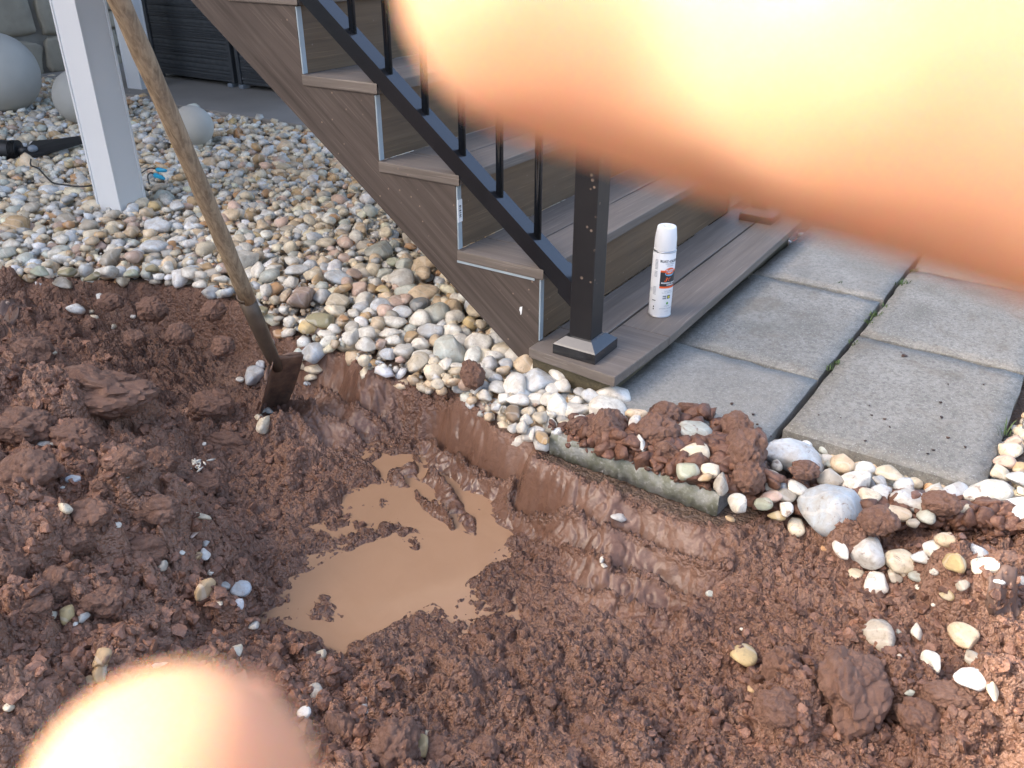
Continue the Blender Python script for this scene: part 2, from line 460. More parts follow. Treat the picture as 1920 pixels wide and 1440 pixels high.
m_handle, nt, b, nn, L = nodes_of('worn_ash_handle')
v0 = coords(nt, kind='Generated', scale=(14, 14, 2.0))
g = noise(nt, v0, 3.0, 6, 0.65, 0.5); g2 = noise(nt, coords(nt), 34, 4, 0.6)
c = mix(nt, ramp(nt, g, [(0.32, 0.0), (0.66, 1.0)]), (0.17, 0.115, 0.068), (0.40, 0.30, 0.19))
L.new(mix(nt, ramp(nt, g2, [(0.56, 0), (0.72, 0.55)]), c, (0.12, 0.085, 0.06)), b.inputs['Base Color'])
b.inputs['Roughness'].default_value = 0.7; bump(nt, b, g, 0.4, 0.004)
m_rust, nt, b, nn, L = nodes_of('muddied_steel')
v = coords(nt); f = noise(nt, v, 26, 6, 0.65); f2 = noise(nt, v, 90, 4, 0.6)
c = mix(nt, ramp(nt, f, [(0.38, 0.0), (0.62, 1.0)]), (0.12, 0.070, 0.050), (0.25, 0.145, 0.095))
L.new(mix(nt, ramp(nt, f2, [(0.56, 0), (0.72, 0.5)]), c, (0.25, 0.17, 0.12)), b.inputs['Base Color'])
b.inputs['Metallic'].default_value = 0.15; rough(nt, b, f, 0.4, 0.65); bump(nt, b, f2, 0.3, 0.002)

m_socket = mat_plain('dark_steel_socket', (0.115, 0.085, 0.062), 0.45, metal=0.4, var=0.45, scale=30, bmp=0.2)
m_skin, nt, b, nn, L = nodes_of('skin')
v = coords(nt); f = noise(nt, v, 90, 4)
L.new(mix(nt, f, (0.66, 0.378, 0.230), (0.72, 0.430, 0.270)), b.inputs['Base Color'])
b.inputs['Roughness'].default_value = 0.5
b.inputs['Subsurface Weight'].default_value = 1.0
b.inputs['Subsurface Radius'].default_value = (1.0, 0.40, 0.12)
b.inputs['Subsurface Scale'].default_value = 0.005
m_nail = mat_plain('fingernail', (0.80, 0.55, 0.47), 0.3, var=0.05)
m_sleeve = mat_plain('grey_sleeve_knit', (0.12, 0.125, 0.14), 0.9, var=0.25, scale=80, bmp=0.4)

m_canw = mat_plain('white_can_paint', (0.78, 0.79, 0.80), 0.35, var=0.03)
m_cap = mat_plain('white_cap_plastic', (0.80, 0.81, 0.82), 0.45, var=0.03)
m_tin = mat_plain('tin_rim', (0.55, 0.56, 0.58), 0.3, metal=1.0)
m_orange = mat_plain('orange_print', (0.80, 0.13, 0.03), 0.4, var=0.03)
m_charcoal = mat_plain('charcoal_print', (0.035, 0.037, 0.042), 0.4, var=0.05)
m_blue = mat_plain('blue_print', (0.14, 0.42, 0.66), 0.4, var=0.03)
m_greyp = mat_plain('grey_print', (0.20, 0.23, 0.27), 0.5, var=0.03)
m_yel = mat_plain('yellow_print', (0.60, 0.60, 0.05), 0.5, var=0.03)
m_grn = mat_plain('green_print', (0.10, 0.35, 0.06), 0.5, var=0.03)

# ================================================================== GROUND
ZOUT = -0.118
ZP = -0.245                                        # level of the puddle
rim_px = [(-500, 470), (-200, 505), (0, 522), (120, 512), (250, 520), (380, 532), (470, 565), (520, 600), (585, 640),
          (650, 655), (690, 690), (760, 700), (850, 725), (900, 765), (960, 805), (1025, 822)]
rim = [G(u, v, -0.10)[:2] for u, v in rim_px]
rim += [(-0.315, 0.06), (-0.325, -0.36), (-0.25, -0.40)]
rim += [G(u, v, -0.11)[:2] for u, v in [(1440, 950), (1500, 975), (1560, 1000), (1700, 985), (1920, 985), (2200, 1010)]]
pit = rim + [(-0.1, -2.5), (-4.5, -2.5), (-4.5, 3.2)]
ctl = [(60, 760, .0), (0, 640, -.12), (190, 745, -.04), (100, 900, .02), (20, 1000, .03), (100, 1150, .01), (250, 1000, -.02),
       (330, 930, -.05), (390, 1000, -.15), (200, 1300, -.04), (400, 1300, -.12), (0, 1440, -.01), (300, 1440, -.06), (480, 1230, -.19),
       (560, 1330, -.19), (700, 1440, -.14), (960, 1440, -.14), (1200, 1440, -.13), (1500, 1420, -.10), (1800, 1420, -.08),
       (1920, 1300, -.08), (1590, 1300, -.13), (1300, 1250, -.19), (1000, 1300, -.22), (800, 1270, -.25), (1100, 1150, -.26),
       (1000, 1060, -.28), (1250, 1080, -.22), (1400, 1100, -.19), (1500, 1060, -.14), (1700, 1150, -.13), (1850, 1100, -.11),
       (1600, 1180, -.15), (960, 885, -.27), (900, 840, -.27), (840, 790, -.28), (960, 940, -.26), (1060, 940, -.26), (1190, 985, -.235),
       (1320, 1005, -.17), (780, 755, -.27), (690, 735, -.27), (560, 790, -.23), (500, 790, -.22), (430, 690, -.34), (320, 640, -.36),
       (390, 770, -.33), (150, 590, -.26), (270, 880, -.08), (430, 880, -.26), (550, 900, -.29), (480, 1000, -.28), (450, 1110, -.25),
       (640, 880, -.29), (600, 960, -.30), (720, 1080, -.315), (780, 950, -.315), (850, 960, -.31), (2100, 1200, -.08), (-200, 900, -.02),
       (-200, 600, -.12), (1200, 1600, -.10), (300, 1650, -.03)]
ctl = [(u, v, z if z > -0.1 else -0.1+(z+0.1)*0.67) for u, v, z in ctl] + [(1010, 850, -.100), (1150, 900, -.092), (1310, 962, -.090), (930, 800, -.135)]
cw = np.array([[*G(u, v, z)[:2], z] for u, v, z in ctl])
def _tps(P, Q):
    r2 = ((P[:, None, :]-Q[None, :, :])**2).sum(-1); return r2*np.log(r2+1e-9)
n_ = len(cw); Kt = _tps(cw[:, :2], cw[:, :2]) + 0.004*np.eye(n_)
Pm = np.c_[np.ones(n_), cw[:, :2]]
sol = np.linalg.solve(np.block([[Kt, Pm], [Pm.T, np.zeros((3, 3))]]), np.r_[cw[:, 2], 0, 0, 0])
def base_h(x, y):
    sh = x.shape; Q = np.c_[x.ravel(), y.ravel()]; out = np.empty(len(Q))
    for i in range(0, len(Q), 60000):
        q = Q[i:i+60000]; out[i:i+60000] = _tps(q, cw[:, :2]) @ sol[:n_] + sol[n_] + q @ sol[n_+1:]
    return np.clip(out, -0.28, 0.075).reshape(sh)
pud_px = [(515, 1165), (575, 1150), (610, 1125), (545, 1085), (600, 1052), (690, 1012), (735, 1002), (745, 962), (718, 930), (722, 900),
          (695, 868), (712, 848), (770, 850), (800, 872), (845, 900), (880, 935), (930, 970), (970, 1005), (935, 1030), (930, 1058),
          (880, 1085), (872, 1120), (838, 1155), (815, 1135), (765, 1150), (735, 1180), (690, 1192), (648, 1218), (600, 1203), (555, 1185)]
pud = [G(u, v, ZP)[:2] for u, v in pud_px]
isl_px = [[(738, 880), (775, 878), (778, 905), (750, 925), (728, 905)], [(790, 900), (830, 885), (850, 930), (885, 975), (885, 1002), (850, 990), (800, 955), (780, 930)],
          [(745, 985), (790, 1005), (780, 1028), (748, 1005)], [(600, 1120), (625, 1140), (640, 1165), (590, 1160), (560, 1145)]]
isl = [[G(u, v, ZP)[:2] for u, v in q] for q in isl_px]

SMEAR = [None]
def terrain(x, y, fine=True):
    """height of the dug ground; also how wet or shade-darkened, dry and stony it is"""
    wx = x + 0.018*vnoise(x*9, y*9, 3) + 0.006*vnoise(x*31, y*31, 4)
    wy = y + 0.018*vnoise(x*9, y*9, 5) + 0.006*vnoise(x*31, y*31, 6)
    sd = sdist(wx, wy, pit)
    near = sd > -0.02
    hb = np.full(x.shape, ZOUT)
    hb[near] = base_h(x[near], y[near])
    back = sstep(0.9, 1.3, y)                              # the far bank is cut steeply
    inn = sstep(-0.005, 0.085, sd)
    h = ZOUT + (hb-ZOUT)*inn
    # puddle
    sp = sdist(x + 0.012*vnoise(x*22, y*22, 7), y + 0.012*vnoise(x*22, y*22, 8), pud)
    for q in isl:
        sp = np.minimum(sp, -sdist(x + 0.01*vnoise(x*26, y*26, 9), y + 0.01*vnoise(x*26, y*26, 10), q))
    pw = sstep(-0.12, 0.01, sp)*sstep(0.0, 0.05, sd)
    shore = ZP + np.where(sp > 0, -0.5*sp, -0.14*sp + 0.003*sstep(0, -0.012, sp) - 0.005)
    h = h*(1-pw) + np.maximum(shore, ZP-0.03)*pw
    wet_shade = sstep(-0.14, 0.0, sp)
    # how crumbly: left heap and right hand spoil are loose, the bank is smeared
    heap = sstep(-0.62, -0.95, x + 0.25*vnoise(x*3, y*3, 12) - 0.35*(y-0.3))
    bank = sstep(0.30, 0.02, np.abs(x + 0.46 + 0.10*y)) * sstep(-0.5, -0.2, y) * sstep(1.0, 0.55, y)
    m = sstep(-0.012, 0.025, sd)
    spoil = sstep(-0.30, -0.62, y + 0.1*vnoise(x*4, y*4, 13))*sstep(0.1, 0.3, x+1.35)
    calm = sstep(-0.010, 0.016, sp)
    amp = m*(1-0.97*calm)*(1-0.22*bank)
    lo = amp*(0.020*fbm(x*5, y*5, 20, 2) + 0.010*vnoise(x*14, y*14, 22))
    bx = x + 0.012*vnoise(x*40, y*40, 30); by = y + 0.012*vnoise(x*40, y*40, 31)
    big = bumps(bx, by, 0.15, 40, 0.5, 0.25, 0.55)*0.6*(0.45+1.3*heap+1.2*spoil)
    mid = bumps(bx, by, 0.062, 50, 0.75)*0.70
    sml = bumps(bx, by, 0.027, 60, 0.85)*0.95
    tiny = bumps(bx + 0.004*vnoise(x*130, y*130, 33), by + 0.004*vnoise(x*130, y*130, 34), 0.0125, 70, 0.9)*1.15
    patch = sstep(-0.35, 0.35, fbm(x*6, y*6, 80, 2))
    # spade cuts drawn along the bank: ledges with smooth faces and ragged lips
    s_ = x + 0.16*(y-0.1)
    zone = sstep(-0.46, -0.30, y)*sstep(1.05, 0.85, y)*sstep(-0.85, -0.70, x)
    t_ = sd/0.068 + 0.30*vnoise(x*3.5, y*3.5, 90)
    saw = t_ - np.floor(t_)
    cut = zone*m*(1-calm)*sstep(0.27, 0.20, sd)*sstep(-0.35, 0.0, vnoise(x*3, y*3, 92)+0.25)
    face = cut*sstep(0.12, 0.22, saw)*sstep(0.98, 0.80, saw)
    ledge = cut*0.038*(0.5-saw)*sstep(1.0, 0.90, saw)
    h = h + lo + amp*((big)*(1-0.7*wet_shade) + mid*(0.35+0.65*np.maximum(patch, heap)+0.35*heap)*(1-0.5*face)
             + (sml*(0.55+0.45*patch) + tiny*0.8)*(1-0.85*face))*(1-0.35*wet_shade) + ledge
    if fine:
        h = h + amp*(1-0.7*face)*(0.0045*vnoise(x*95, y*95, 100) + 0.0025*vnoise(x*210, y*210, 101)) \
              - amp*0.010*sstep(0.16, 0.0, np.abs(vnoise(x*34, y*34, 102)))*(0.4+0.6*patch)
    h = h - 0.012*m*(1-calm)*(1-pw)
    SMEAR[0] = face
    hw = G(300, 640, -0.22); hollow_shade = np.exp(-(((x-hw[0])/0.30)**2+((y-hw[1])/0.42)**2))*m  # left hollow: its shade is painted in as extra wetness of the soil
    wet_shade = np.clip(wet_shade+0.75*hollow_shade*(1-heap), 0, 1)
    return h, sstep(-0.022, 0.004, sd), np.clip(wet_shade + 0.2*bank + 0.3*face, 0, 1), np.maximum(heap, 0.45*spoil)*m

def axis(parts):
    a = []
    for lo, hi, st in parts: a.append(np.arange(lo, hi, st))
    a.append([parts[-1][1]]); return np.unique(np.concatenate(a).round(5))
xs = axis([(-40, -6, 2.0), (-6, -2.2, 0.25), (-2.2, -1.45, 0.012), (-1.45, -0.15, 0.0036), (-0.15, 0.25, 0.008), (0.25, 3, 0.15), (3, 40, 2.0)])
ys = axis([(-40, -5, 2.0), (-5, -1.6, 0.2), (-1.6, -1.0, 0.012), (-1.0, 0.95, 0.0036), (0.95, 2.15, 0.006), (2.15, 3.2, 0.05), (3.2, 10, 0.5), (10, 40, 3)])
X, Y = np.meshgrid(xs, ys)
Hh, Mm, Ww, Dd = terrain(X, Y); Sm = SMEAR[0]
nx, ny = len(xs), len(ys)
idx = np.arange(nx*ny, dtype=np.int32).reshape(ny, nx)
F4 = np.stack([idx[:-1, :-1], idx[:-1, 1:], idx[1:, 1:], idx[1:, :-1]], -1).reshape(-1, 4)
me = mesh_np('ground', np.stack([X, Y, Hh], -1).reshape(-1, 3), F4)
for nm, arr in (('wet', Ww), ('dry', Dd), ('bed', 1-Mm), ('smear', Sm)):  # wet also carries the painted shade of the left hollow
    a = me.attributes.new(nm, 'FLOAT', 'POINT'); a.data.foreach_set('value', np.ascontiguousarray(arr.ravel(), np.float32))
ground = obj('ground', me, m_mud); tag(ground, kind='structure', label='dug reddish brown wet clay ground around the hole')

# quick height lookup on the built grid
def ZG(x, y):
    i = min(max(np.searchsorted(xs, x)-1, 0), nx-2); j = min(max(np.searchsorted(ys, y)-1, 0), ny-2)
    a = (x-xs[i])/(xs[i+1]-xs[i]); b = (y-ys[j])/(ys[j+1]-ys[j])
    return (Hh[j, i]*(1-a)+Hh[j, i+1]*a)*(1-b) + (Hh[j+1, i]*(1-a)+Hh[j+1, i+1]*a)*b
def HIT(u, v, top=0.11, extra=0.0):
    """first point where the line of sight at (u, v) meets the ground"""
    d = ray(u, v); t = (top-CC[2])/d[2]; t1 = (-0.30-CC[2])/d[2]
    for k in range(900):
        P = CC + d*t
        if P[2] < ZG(P[0], P[1])+extra: return P
        t += (t1-CC[2]*0-t)*0.0 + 0.002/abs(d[2])*1.0
        if t > t1: break
    return CC + d*t1

# lawn beyond the dug ground, in the sun behind the photographer
pud_b = obj('puddle', mesh_np('puddle', np.array([[-1.0, -0.25, ZP], [0.1, -0.25, ZP], [0.1, 0.75, ZP], [-1.0, 0.75, ZP]]), np.array([[0, 1, 2, 3]])), m_water)
tag(pud_b, 'shallow puddle of milky brown water at the bottom of the hole', 'puddle', kind='structure')

# ================================================================== STONES
def ico(sub):
    bm = bmesh.new(); bmesh.ops.create_icosphere(bm, subdivisions=sub, radius=1.0)
    V = np.array([v.co[:] for v in bm.verts]); F = np.array([[v.index for v in f.verts] for f in bm.faces]); bm.free(); return V, F
I1, I2, I3, I4 = ico(1), ico(2), ico(3), ico(4)
def pebble_shape(V, seed, angular=0.0):
    r = np.random.default_rng(seed); o = V.copy()
    for k in range(8):                                     # broad flats, softly cut
        n = r.normal(size=3); n /= np.linalg.norm(n)
        c = 0.52 + 0.36*r.random(); s = o @ n
        o = o - np.outer(np.maximum(s-c, 0)*(0.80+0.15*angular), n)
    a = r.normal(size=(3, 3))*0.9
    o = o*(1 + 0.06*np.sin(o @ a[0]*1.7+r.random()*6)[:, None] + 0.05*np.sin(o @ a[1]*2.4+1)[:, None])
    o = o*(1.0, 1-0.12*r.random(), 1-0.1*r.random())
    o[:, 0] *= 1 + 0.12*o[:, 1]*r.normal()
    return o/np.abs(o).max(0)
PEB = []
for k in range(14):
    V, F = I3; PEB.append(mesh_np('pebble', pebble_shape(V, 100+k, k % 3*0.5), F))
COLS = {  # real surface colours
 'w': (.78, .74, .64), 'white': (.84, .81, .73), 'cream': (.72, .62, .45), 'tan': (.50, .34, .18), 'tanw': (.66, .51, .34),
 'orange': (.50, .27, .12), 'yellow': (.56, .42, .20), 'pink': (.56, .40, .32), 'grey': (.42, .43, .41), 'greyw': (.60, .60, .57),
 'blue': (.46, .51, .54), 'bluew': (.60, .63, .64), 'dark': (.20, .23, .25), 'green': (.44, .48, .35), 'greyg': (.48, .51, .45),
 'brown': (.24, .17, .11), 'olive': (.30, .27, .15), 'greyt': (.44, .40, .33)}
WORDS = {'w': 'off-white', 'white': 'white', 'cream': 'cream', 'tan': 'tan', 'tanw': 'pale tan', 'orange': 'rusty orange', 'yellow': 'yellowish',
 'pink': 'pinkish', 'grey': 'grey', 'greyw': 'pale grey', 'blue': 'blue-grey', 'bluew': 'pale bluish', 'dark': 'dark slate', 'green': 'greenish',
 'greyg': 'grey-green', 'brown': 'brown', 'olive': 'olive', 'greyt': 'grey-tan'}
# (crop origin, entries x, y, width, height in 3x crop pixels, colour)
LISTS = [((1280, 780), [
 (640,225,330,170,'bluew'),(530,155,60,50,'white'),(690,160,70,50,'white'),(520,200,60,45,'w'),(900,265,110,120,'tanw'),(1020,295,125,95,'white'),
 (1165,325,155,95,'cream'),(500,345,85,75,'cream'),(450,190,110,70,'white'),(530,275,55,65,'w'),(490,400,60,50,'w'),(560,400,60,45,'bluew'),
 (640,410,120,100,'w'),(580,440,100,80,'greyt'),(495,455,135,62,'pink'),(450,490,95,65,'green'),(530,560,105,64,'yellow'),(580,520,65,85,'white'),
 (640,620,95,110,'cream'),(830,520,310,265,'blue'),(835,350,130,90,'greyt'),(980,365,155,115,'white'),(1110,370,100,60,'greyw'),(1250,390,95,105,'bluew'),
 (1040,465,125,115,'cream'),(1120,430,130,80,'bluew'),(1190,550,155,100,'tanw'),(1290,470,210,140,'greyw'),(1430,425,80,50,'cream'),(1525,425,155,85,'bluew'),
 (1710,425,280,135,'w'),(1835,190,125,90,'cream'),(1865,140,95,60,'pink'),(1815,255,115,80,'pink'),(1790,320,145,85,'cream'),(1900,290,70,65,'tan'),
 (1890,355,125,80,'bluew'),(1890,520,160,150,'bluew'),(1735,520,115,55,'cream'),(1600,535,105,65,'cream'),(1905,425,60,50,'cream'),(880,730,65,115,'white'),
 (1030,745,195,205,'greyw'),(1210,805,170,135,'cream'),(1360,790,145,85,'bluew'),(1420,735,165,95,'w'),(1480,690,125,100,'tanw'),(1525,820,110,125,'yellow'),
 (1660,765,105,95,'bluew'),(1705,845,145,85,'w'),(1770,930,85,50,'white'),(1890,935,75,95,'w'),(975,885,85,62,'cream'),(1085,935,155,115,'white'),
 (1185,900,80,75,'greyt'),(1315,895,90,65,'greyg'),(1410,870,42,50,'w'),(1320,960,32,32,'w'),(1485,1000,80,65,'yellow'),(1565,945,80,65,'greyt'),
 (1410,1060,28,22,'w'),(1100,1225,155,195,'greyt'),(1315,1210,68,84,'w'),(1580,1230,125,145,'tanw'),(1215,1220,32,42,'greyg'),(1215,1350,32,36,'w'),
 (1395,1375,90,120,'w'),(1620,1360,100,90,'greyt'),(340,1340,140,120,'yellow'),(155,995,52,42,'greyg'),(795,745,30,36,'orange'),(265,575,55,32,'tan'),
 (1370,560,90,90,'greyg'),(1240,880,50,40,'tanw'),(1300,600,70,60,'greyt')]),
 ((1280, 1080), [(1620,570,175,135,'w'),(1740,610,62,125,'cream'),(1275,650,52,52,'greyg'),(380,640,32,42,'tan'),(1070,525,25,22,'cream'),(330,298,18,16,'w')]),
 ((800, 620), [
 (120,125,215,150,'greyg'),(260,145,78,115,'w'),(290,60,135,125,'w'),(185,50,105,75,'w'),(430,105,135,92,'cream'),(355,185,95,92,'greyw'),
 (375,140,100,60,'w'),(440,220,85,62,'tanw'),(450,185,80,60,'blue'),(560,190,125,105,'tanw'),(620,210,85,65,'w'),(755,240,125,145,'white'),
 (765,310,100,90,'w'),(630,290,165,155,'bluew'),(505,310,145,135,'white'),(400,320,95,75,'w'),(350,240,80,62,'w'),(390,265,80,62,'bluew'),
 (610,380,82,62,'w'),(520,390,125,75,'white'),(430,380,72,62,'w'),(490,460,82,125,'brown'),(570,455,78,52,'cream'),(565,500,72,55,'w'),
 (390,430,52,52,'white'),(640,490,80,70,'cream'),(740,425,125,155,'w'),(830,450,170,92,'w'),(680,385,82,65,'w'),(860,345,62,52,'greyw'),
 (920,360,85,85,'bluew'),(1055,355,205,125,'white'),(1015,450,215,175,'w'),(840,395,75,55,'w'),(860,510,95,75,'w'),(1190,470,130,82,'tanw'),
 (1170,530,62,120,'white'),(1205,635,62,85,'w'),(1125,645,135,105,'greyt'),(485,550,52,52,'w'),(540,545,62,92,'w'),(650,600,55,105,'tan'),
 (595,580,32,52,'w'),(60,300,68,52,'cream'),(15,330,50,62,'w'),(305,465,42,42,'grey'),(1500,565,195,135,'greyg'),(1515,680,165,115,'cream'),
 (1460,785,130,92,'green'),(1605,785,112,85,'cream'),(1570,825,80,50,'tan'),(1660,865,78,112,'greyt'),(1755,970,82,112,'w'),(1080,1050,92,52,'greyw'),
 (990,1275,28,60,'w'),(1000,1320,40,26,'w'),(560,270,70,60,'greyw'),(700,330,70,60,'w'),(240,250,60,50,'w'),(700,470,60,50,'w'),(780,520,60,50,'cream'),
 (960,400,60,50,'w'),(300,200,60,50,'w'),(180,200,80,50,'w'),(100,190,85,62,'w'),(330,370,70,80,'w')]),
 ((300, 380), [
 (800,530,125,250,'pink'),(470,330,110,130,'w'),(560,385,82,112,'w'),(640,370,82,55,'w'),(745,330,82,44,'w'),(765,380,122,65,'greyw'),
 (1005,415,135,85,'blue'),(1030,480,115,55,'tan'),(860,400,92,72,'cream'),(740,445,85,65,'w'),(595,495,65,85,'w'),(710,520,52,92,'tanw'),
 (910,525,95,95,'greyw'),(890,430,50,85,'tan'),(1005,560,115,92,'cream'),(985,610,105,82,'cream'),(1095,620,65,52,'w'),(1030,655,65,42,'orange'),
 (915,665,165,95,'olive'),(615,660,65,95,'brown'),(570,605,65,65,'olive'),(650,545,62,62,'cream'),(680,735,85,65,'orange'),(610,785,85,65,'bluew'),
 (725,670,65,65,'w'),(700,600,52,52,'w'),(870,840,155,135,'blue'),(790,860,85,95,'greyg'),(800,915,92,52,'cream'),(870,935,112,65,'cream'),
 (855,980,82,52,'cream'),(530,970,125,112,'bluew'),(570,910,62,52,'bluew'),(450,995,42,42,'white'),(830,1015,42,32,'bluew'),(290,500,112,82,'bluew'),
 (1080,700,72,72,'w'),(1160,735,132,82,'w'),(1225,680,82,92,'tanw'),(1330,670,152,75,'w'),(1290,735,122,65,'w'),(1165,800,112,92,'w'),
 (1245,795,52,75,'pink'),(1075,760,82,92,'w'),(1320,780,102,75,'w'),(1410,755,82,65,'tan'),(1285,850,92,62,'bluew'),(1370,835,92,105,'w'),
 (1525,715,142,95,'bluew'),(1635,720,102,112,'w'),(1545,620,145,135,'greyg'),(1465,655,115,112,'w'),(1455,575,112,85,'dark'),(1335,555,92,75,'pink'),
 (1210,460,82,75,'w'),(1260,490,82,55,'yellow'),(1125,485,85,82,'pink'),(1235,275,142,105,'greyg'),(1405,500,152,92,'greyg'),(1480,490,62,82,'tan'),
 (1155,550,95,95,'w'),(1240,580,102,82,'bluew'),(1360,610,102,65,'bluew'),(1465,790,92,82,'w'),(1470,850,112,52,'w'),(1530,880,62,62,'w'),
 (1650,650,115,92,'w'),(590,1245,72,105,'cream'),(555,1205,42,36,'cream'),(610,1170,72,36,'w'),(585,1175,36,36,'w'),(350,430,80,50,'w'),(230,460,80,50,'w'),
 (1260,400,100,70,'greyg'),(1380,350,90,80,'greyg'),(1090,400,80,60,'pink'),(1320,330,80,60,'green')]),
 ((0, 400), [
 (435,535,102,72,'white'),(580,470,72,52,'white'),(510,555,62,26,'cream'),(530,585,52,36,'cream'),(755,580,36,32,'white'),(640,640,36,42,'cream'),
 (365,395,152,82,'greyt'),(600,325,112,78,'w'),(695,385,62,72,'cream'),(745,340,82,55,'green'),(290,785,72,42,'cream'),(100,60,130,92,'tan'),
 (865,190,135,105,'bluew'),(895,65,135,105,'bluew'),(945,300,65,75,'w'),(1065,330,85,75,'w'),(1530,330,90,80,'w'),(60,180,130,60,'w'),(630,250,90,110,'greyt'),
 (740,105,82,82,'tanw'),(230,330,90,70,'green'),(380,330,90,60,'olive'),(520,360,90,50,'olive'),(860,310,80,50,'olive'),(400,870,26,22,'w'),(40,500,40,20,'pink')]),
 ((0, 760), [
 (265,215,112,48,'white'),(415,410,82,55,'blue'),(375,575,92,62,'cream'),(555,320,46,26,'w'),(720,385,56,46,'grey'),(1130,620,112,36,'cream'),
 (1110,705,26,72,'pink'),(1155,775,52,42,'grey'),(1155,835,62,62,'white'),(1110,850,42,52,'tan'),(1020,825,52,32,'w'),(920,900,62,72,'greyt'),
 (1190,940,46,36,'w'),(1155,1030,82,112,'tan'),(1355,1030,112,88,'blue'),(1270,1010,55,55,'grey'),(1225,1110,72,26,'cream'),(1345,1115,52,66,'white'),
 (1425,1230,92,52,'w'),(380,1170,78,102,'yellow'),(290,1180,82,52,'cream'),(470,1190,62,62,'grey'),(430,1225,22,32,'white'),(580,1420,92,95,'tan'),
 (1325,1385,78,85,'cream'),(1810,1400,72,72,'cream'),(670,1060,72,62,'tan'),(660,670,60,30,'w'),(350,460,30,20,'w'),(1150,215,22,26,'w')]),
 ((0, 1080), [(580,500,92,140,'tan'),(510,590,82,72,'tan'),(55,725,92,52,'cream'),(1770,650,92,92,'greyt'),(1720,760,85,85,'white'),(880,480,120,60,'w')]),
 ((560, 1080), [(370,740,62,122,'white'),(690,950,92,132,'yellow'),(710,880,72,42,'cream')]),
]
def region(u, v):
    if v > 1180 and u < 760: return 'in the crumbly mud near the lower fingertip', 'stones in the crumbly mud heap'
    if u < 500 and v > 640 and v > 660: return 'in the crumbly mud heap beside the hole', 'stones in the crumbly mud heap'
    if u < 420 and v > 525: return 'stuck in the far muddy bank of the hole', 'stones stuck in the far bank'
    if u < 640 and v > 570 and v < 860: return 'beside the shovel blade', 'stones beside the shovel blade'
    if u < 1180 and v > 600 and u > 820: return 'at the foot of the stairs above the bank', 'stones heaped at the foot of the stairs'
    if u < 1400 and 760 < v < 960 and u > 1180: return 'among the clay clods on the edge of the patio', 'stones among the clods on the patio'
    if u >= 1400 and v < 985: return 'packed along the near edge of the patio slabs', 'stones along the patio edge'
    if u >= 1400: return 'lying in the mud below the patio edge', 'stones in the mud below the patio'
    if v > 850: return 'on the mud floor of the hole', 'stones on the mud floor'
    return 'on the gravel bed beside the brown stair skirt', 'stones on the gravel bed'
placed = []; PEB_T = []
RX = RC[0]; yaw0 = math.atan2(RX[1], RX[0])
n_peb = 0
def add_pebble(P, a, b_, c_, col, muddy, label, group, yaw=None, tilt=(0, 0)):
    global n_peb
    o = bpy.data.objects.new('pebble', PEB[n_peb % len(PEB)]); n_peb += 1
    if not o.data.materials: o.data.materials.append(m_stone)
    link(o)
    o.material_slots[0].link = 'OBJECT'; o.material_slots[0].material = m_stone_mud if muddy else m_stone
    o.location = P; o.scale = (a, b_, c_)
    o.rotation_euler = (tilt[0], tilt[1], yaw0 if yaw is None else yaw)
    j = 1 + 0.10*rng.normal()
    o.color = (*[float(np.clip(x*j, .03, .9)) for x in col], 1)
    tag(o, label, 'stone', group)
    return o
for (ox, oy), ent in LISTS:
    for (x, y, w, h, ck) in ent:
        u = ox + x/3; v = oy + y/3
        # aim at where the stone touches the ground: a little below its middle
        P = HIT(u, v + h/3*0.18, top=0.10)
        reg, grp = region(u, v)
        onbed = sdist(np.array([P[0]]), np.array([P[1]]), pit)[0] < 0.0
        if onbed:
            P = G(u, v, -0.035 if reg.startswith('among') else -0.068)
        s = pxm(P); gz = 1.2 if onbed else 1.1; a = w/6/s*gz; k = h/6/s*gz
        b_ = k*1.22; c_ = k*0.82
        if h > 1.5*w: b_ = k*1.5; c_ = a*0.9
        c_ = min(c_, 1.1*a + 0.01)
        if not onbed: P = P + np.array([0, 0, c_*0.45])
        size = 'large' if max(a, b_) > 0.042 else ('small' if max(a, b_) < 0.018 else '')
        muddy = (not onbed or reg.startswith('among') or v > 800)
        shape = 'elongated stone' if (h > 1.5*w or w > 1.9*h) else ('stone' if max(a, b_) > 0.03 else 'pebble')
        lab = ' '.join(f"{size} {WORDS[ck]} {shape}".split())
        po = add_pebble(P, a, b_, c_, COLS[ck], muddy, lab, grp, yaw0 + 0.25*rng.normal(), (0.2*rng.normal(), 0.2*rng.normal()))
        PEB_T.append((po, lab, u, v))
        placed.append((P[0], P[1], max(a, b_)))
placed = np.array(placed)
print('hand placed stones', n_peb)

# --- gravel bed: the stones that show largest are things, the rest one mass
LAND = [('the shovel blade', 515, 720), ('the big blue-grey stone', 1557, 953), ('the speckled newel post', 1095, 665), ('the boulder-like clay clod', 1590, 1290),
 ('the huge clay lump', 180, 715), ('the near white post foot', 235, 400), ('the smallest garden ball', 361, 237), ('the lower fingertip', 310, 1300), ('the puddle', 720, 1060),
 ('the clods on the patio', 1300, 850), ('the foot of the stair skirt', 900, 640), ('the patio slab corner', 1852, 905), ('the blue wire connectors', 300, 320),
 ('the knobbly clay clod', 107, 1085), ('the torn fabric scrap', 1890, 1120), ('the shovel socket', 455, 550), ('the garden spotlight', 60, 285), ('the white fibrous scrap', 368, 876),
 ('the slab edge stained green', 1150, 860), ('the upright of the second riser', 780, 470), ('the largest clay clod on the patio', 1393, 863)]
ORD = ['nearest', 'second nearest', 'third nearest', 'fourth nearest', 'fifth nearest', 'sixth nearest', 'seventh nearest', 'eighth nearest', 'ninth nearest', 'tenth nearest', 'eleventh nearest', 'twelfth nearest']
PEBL = []
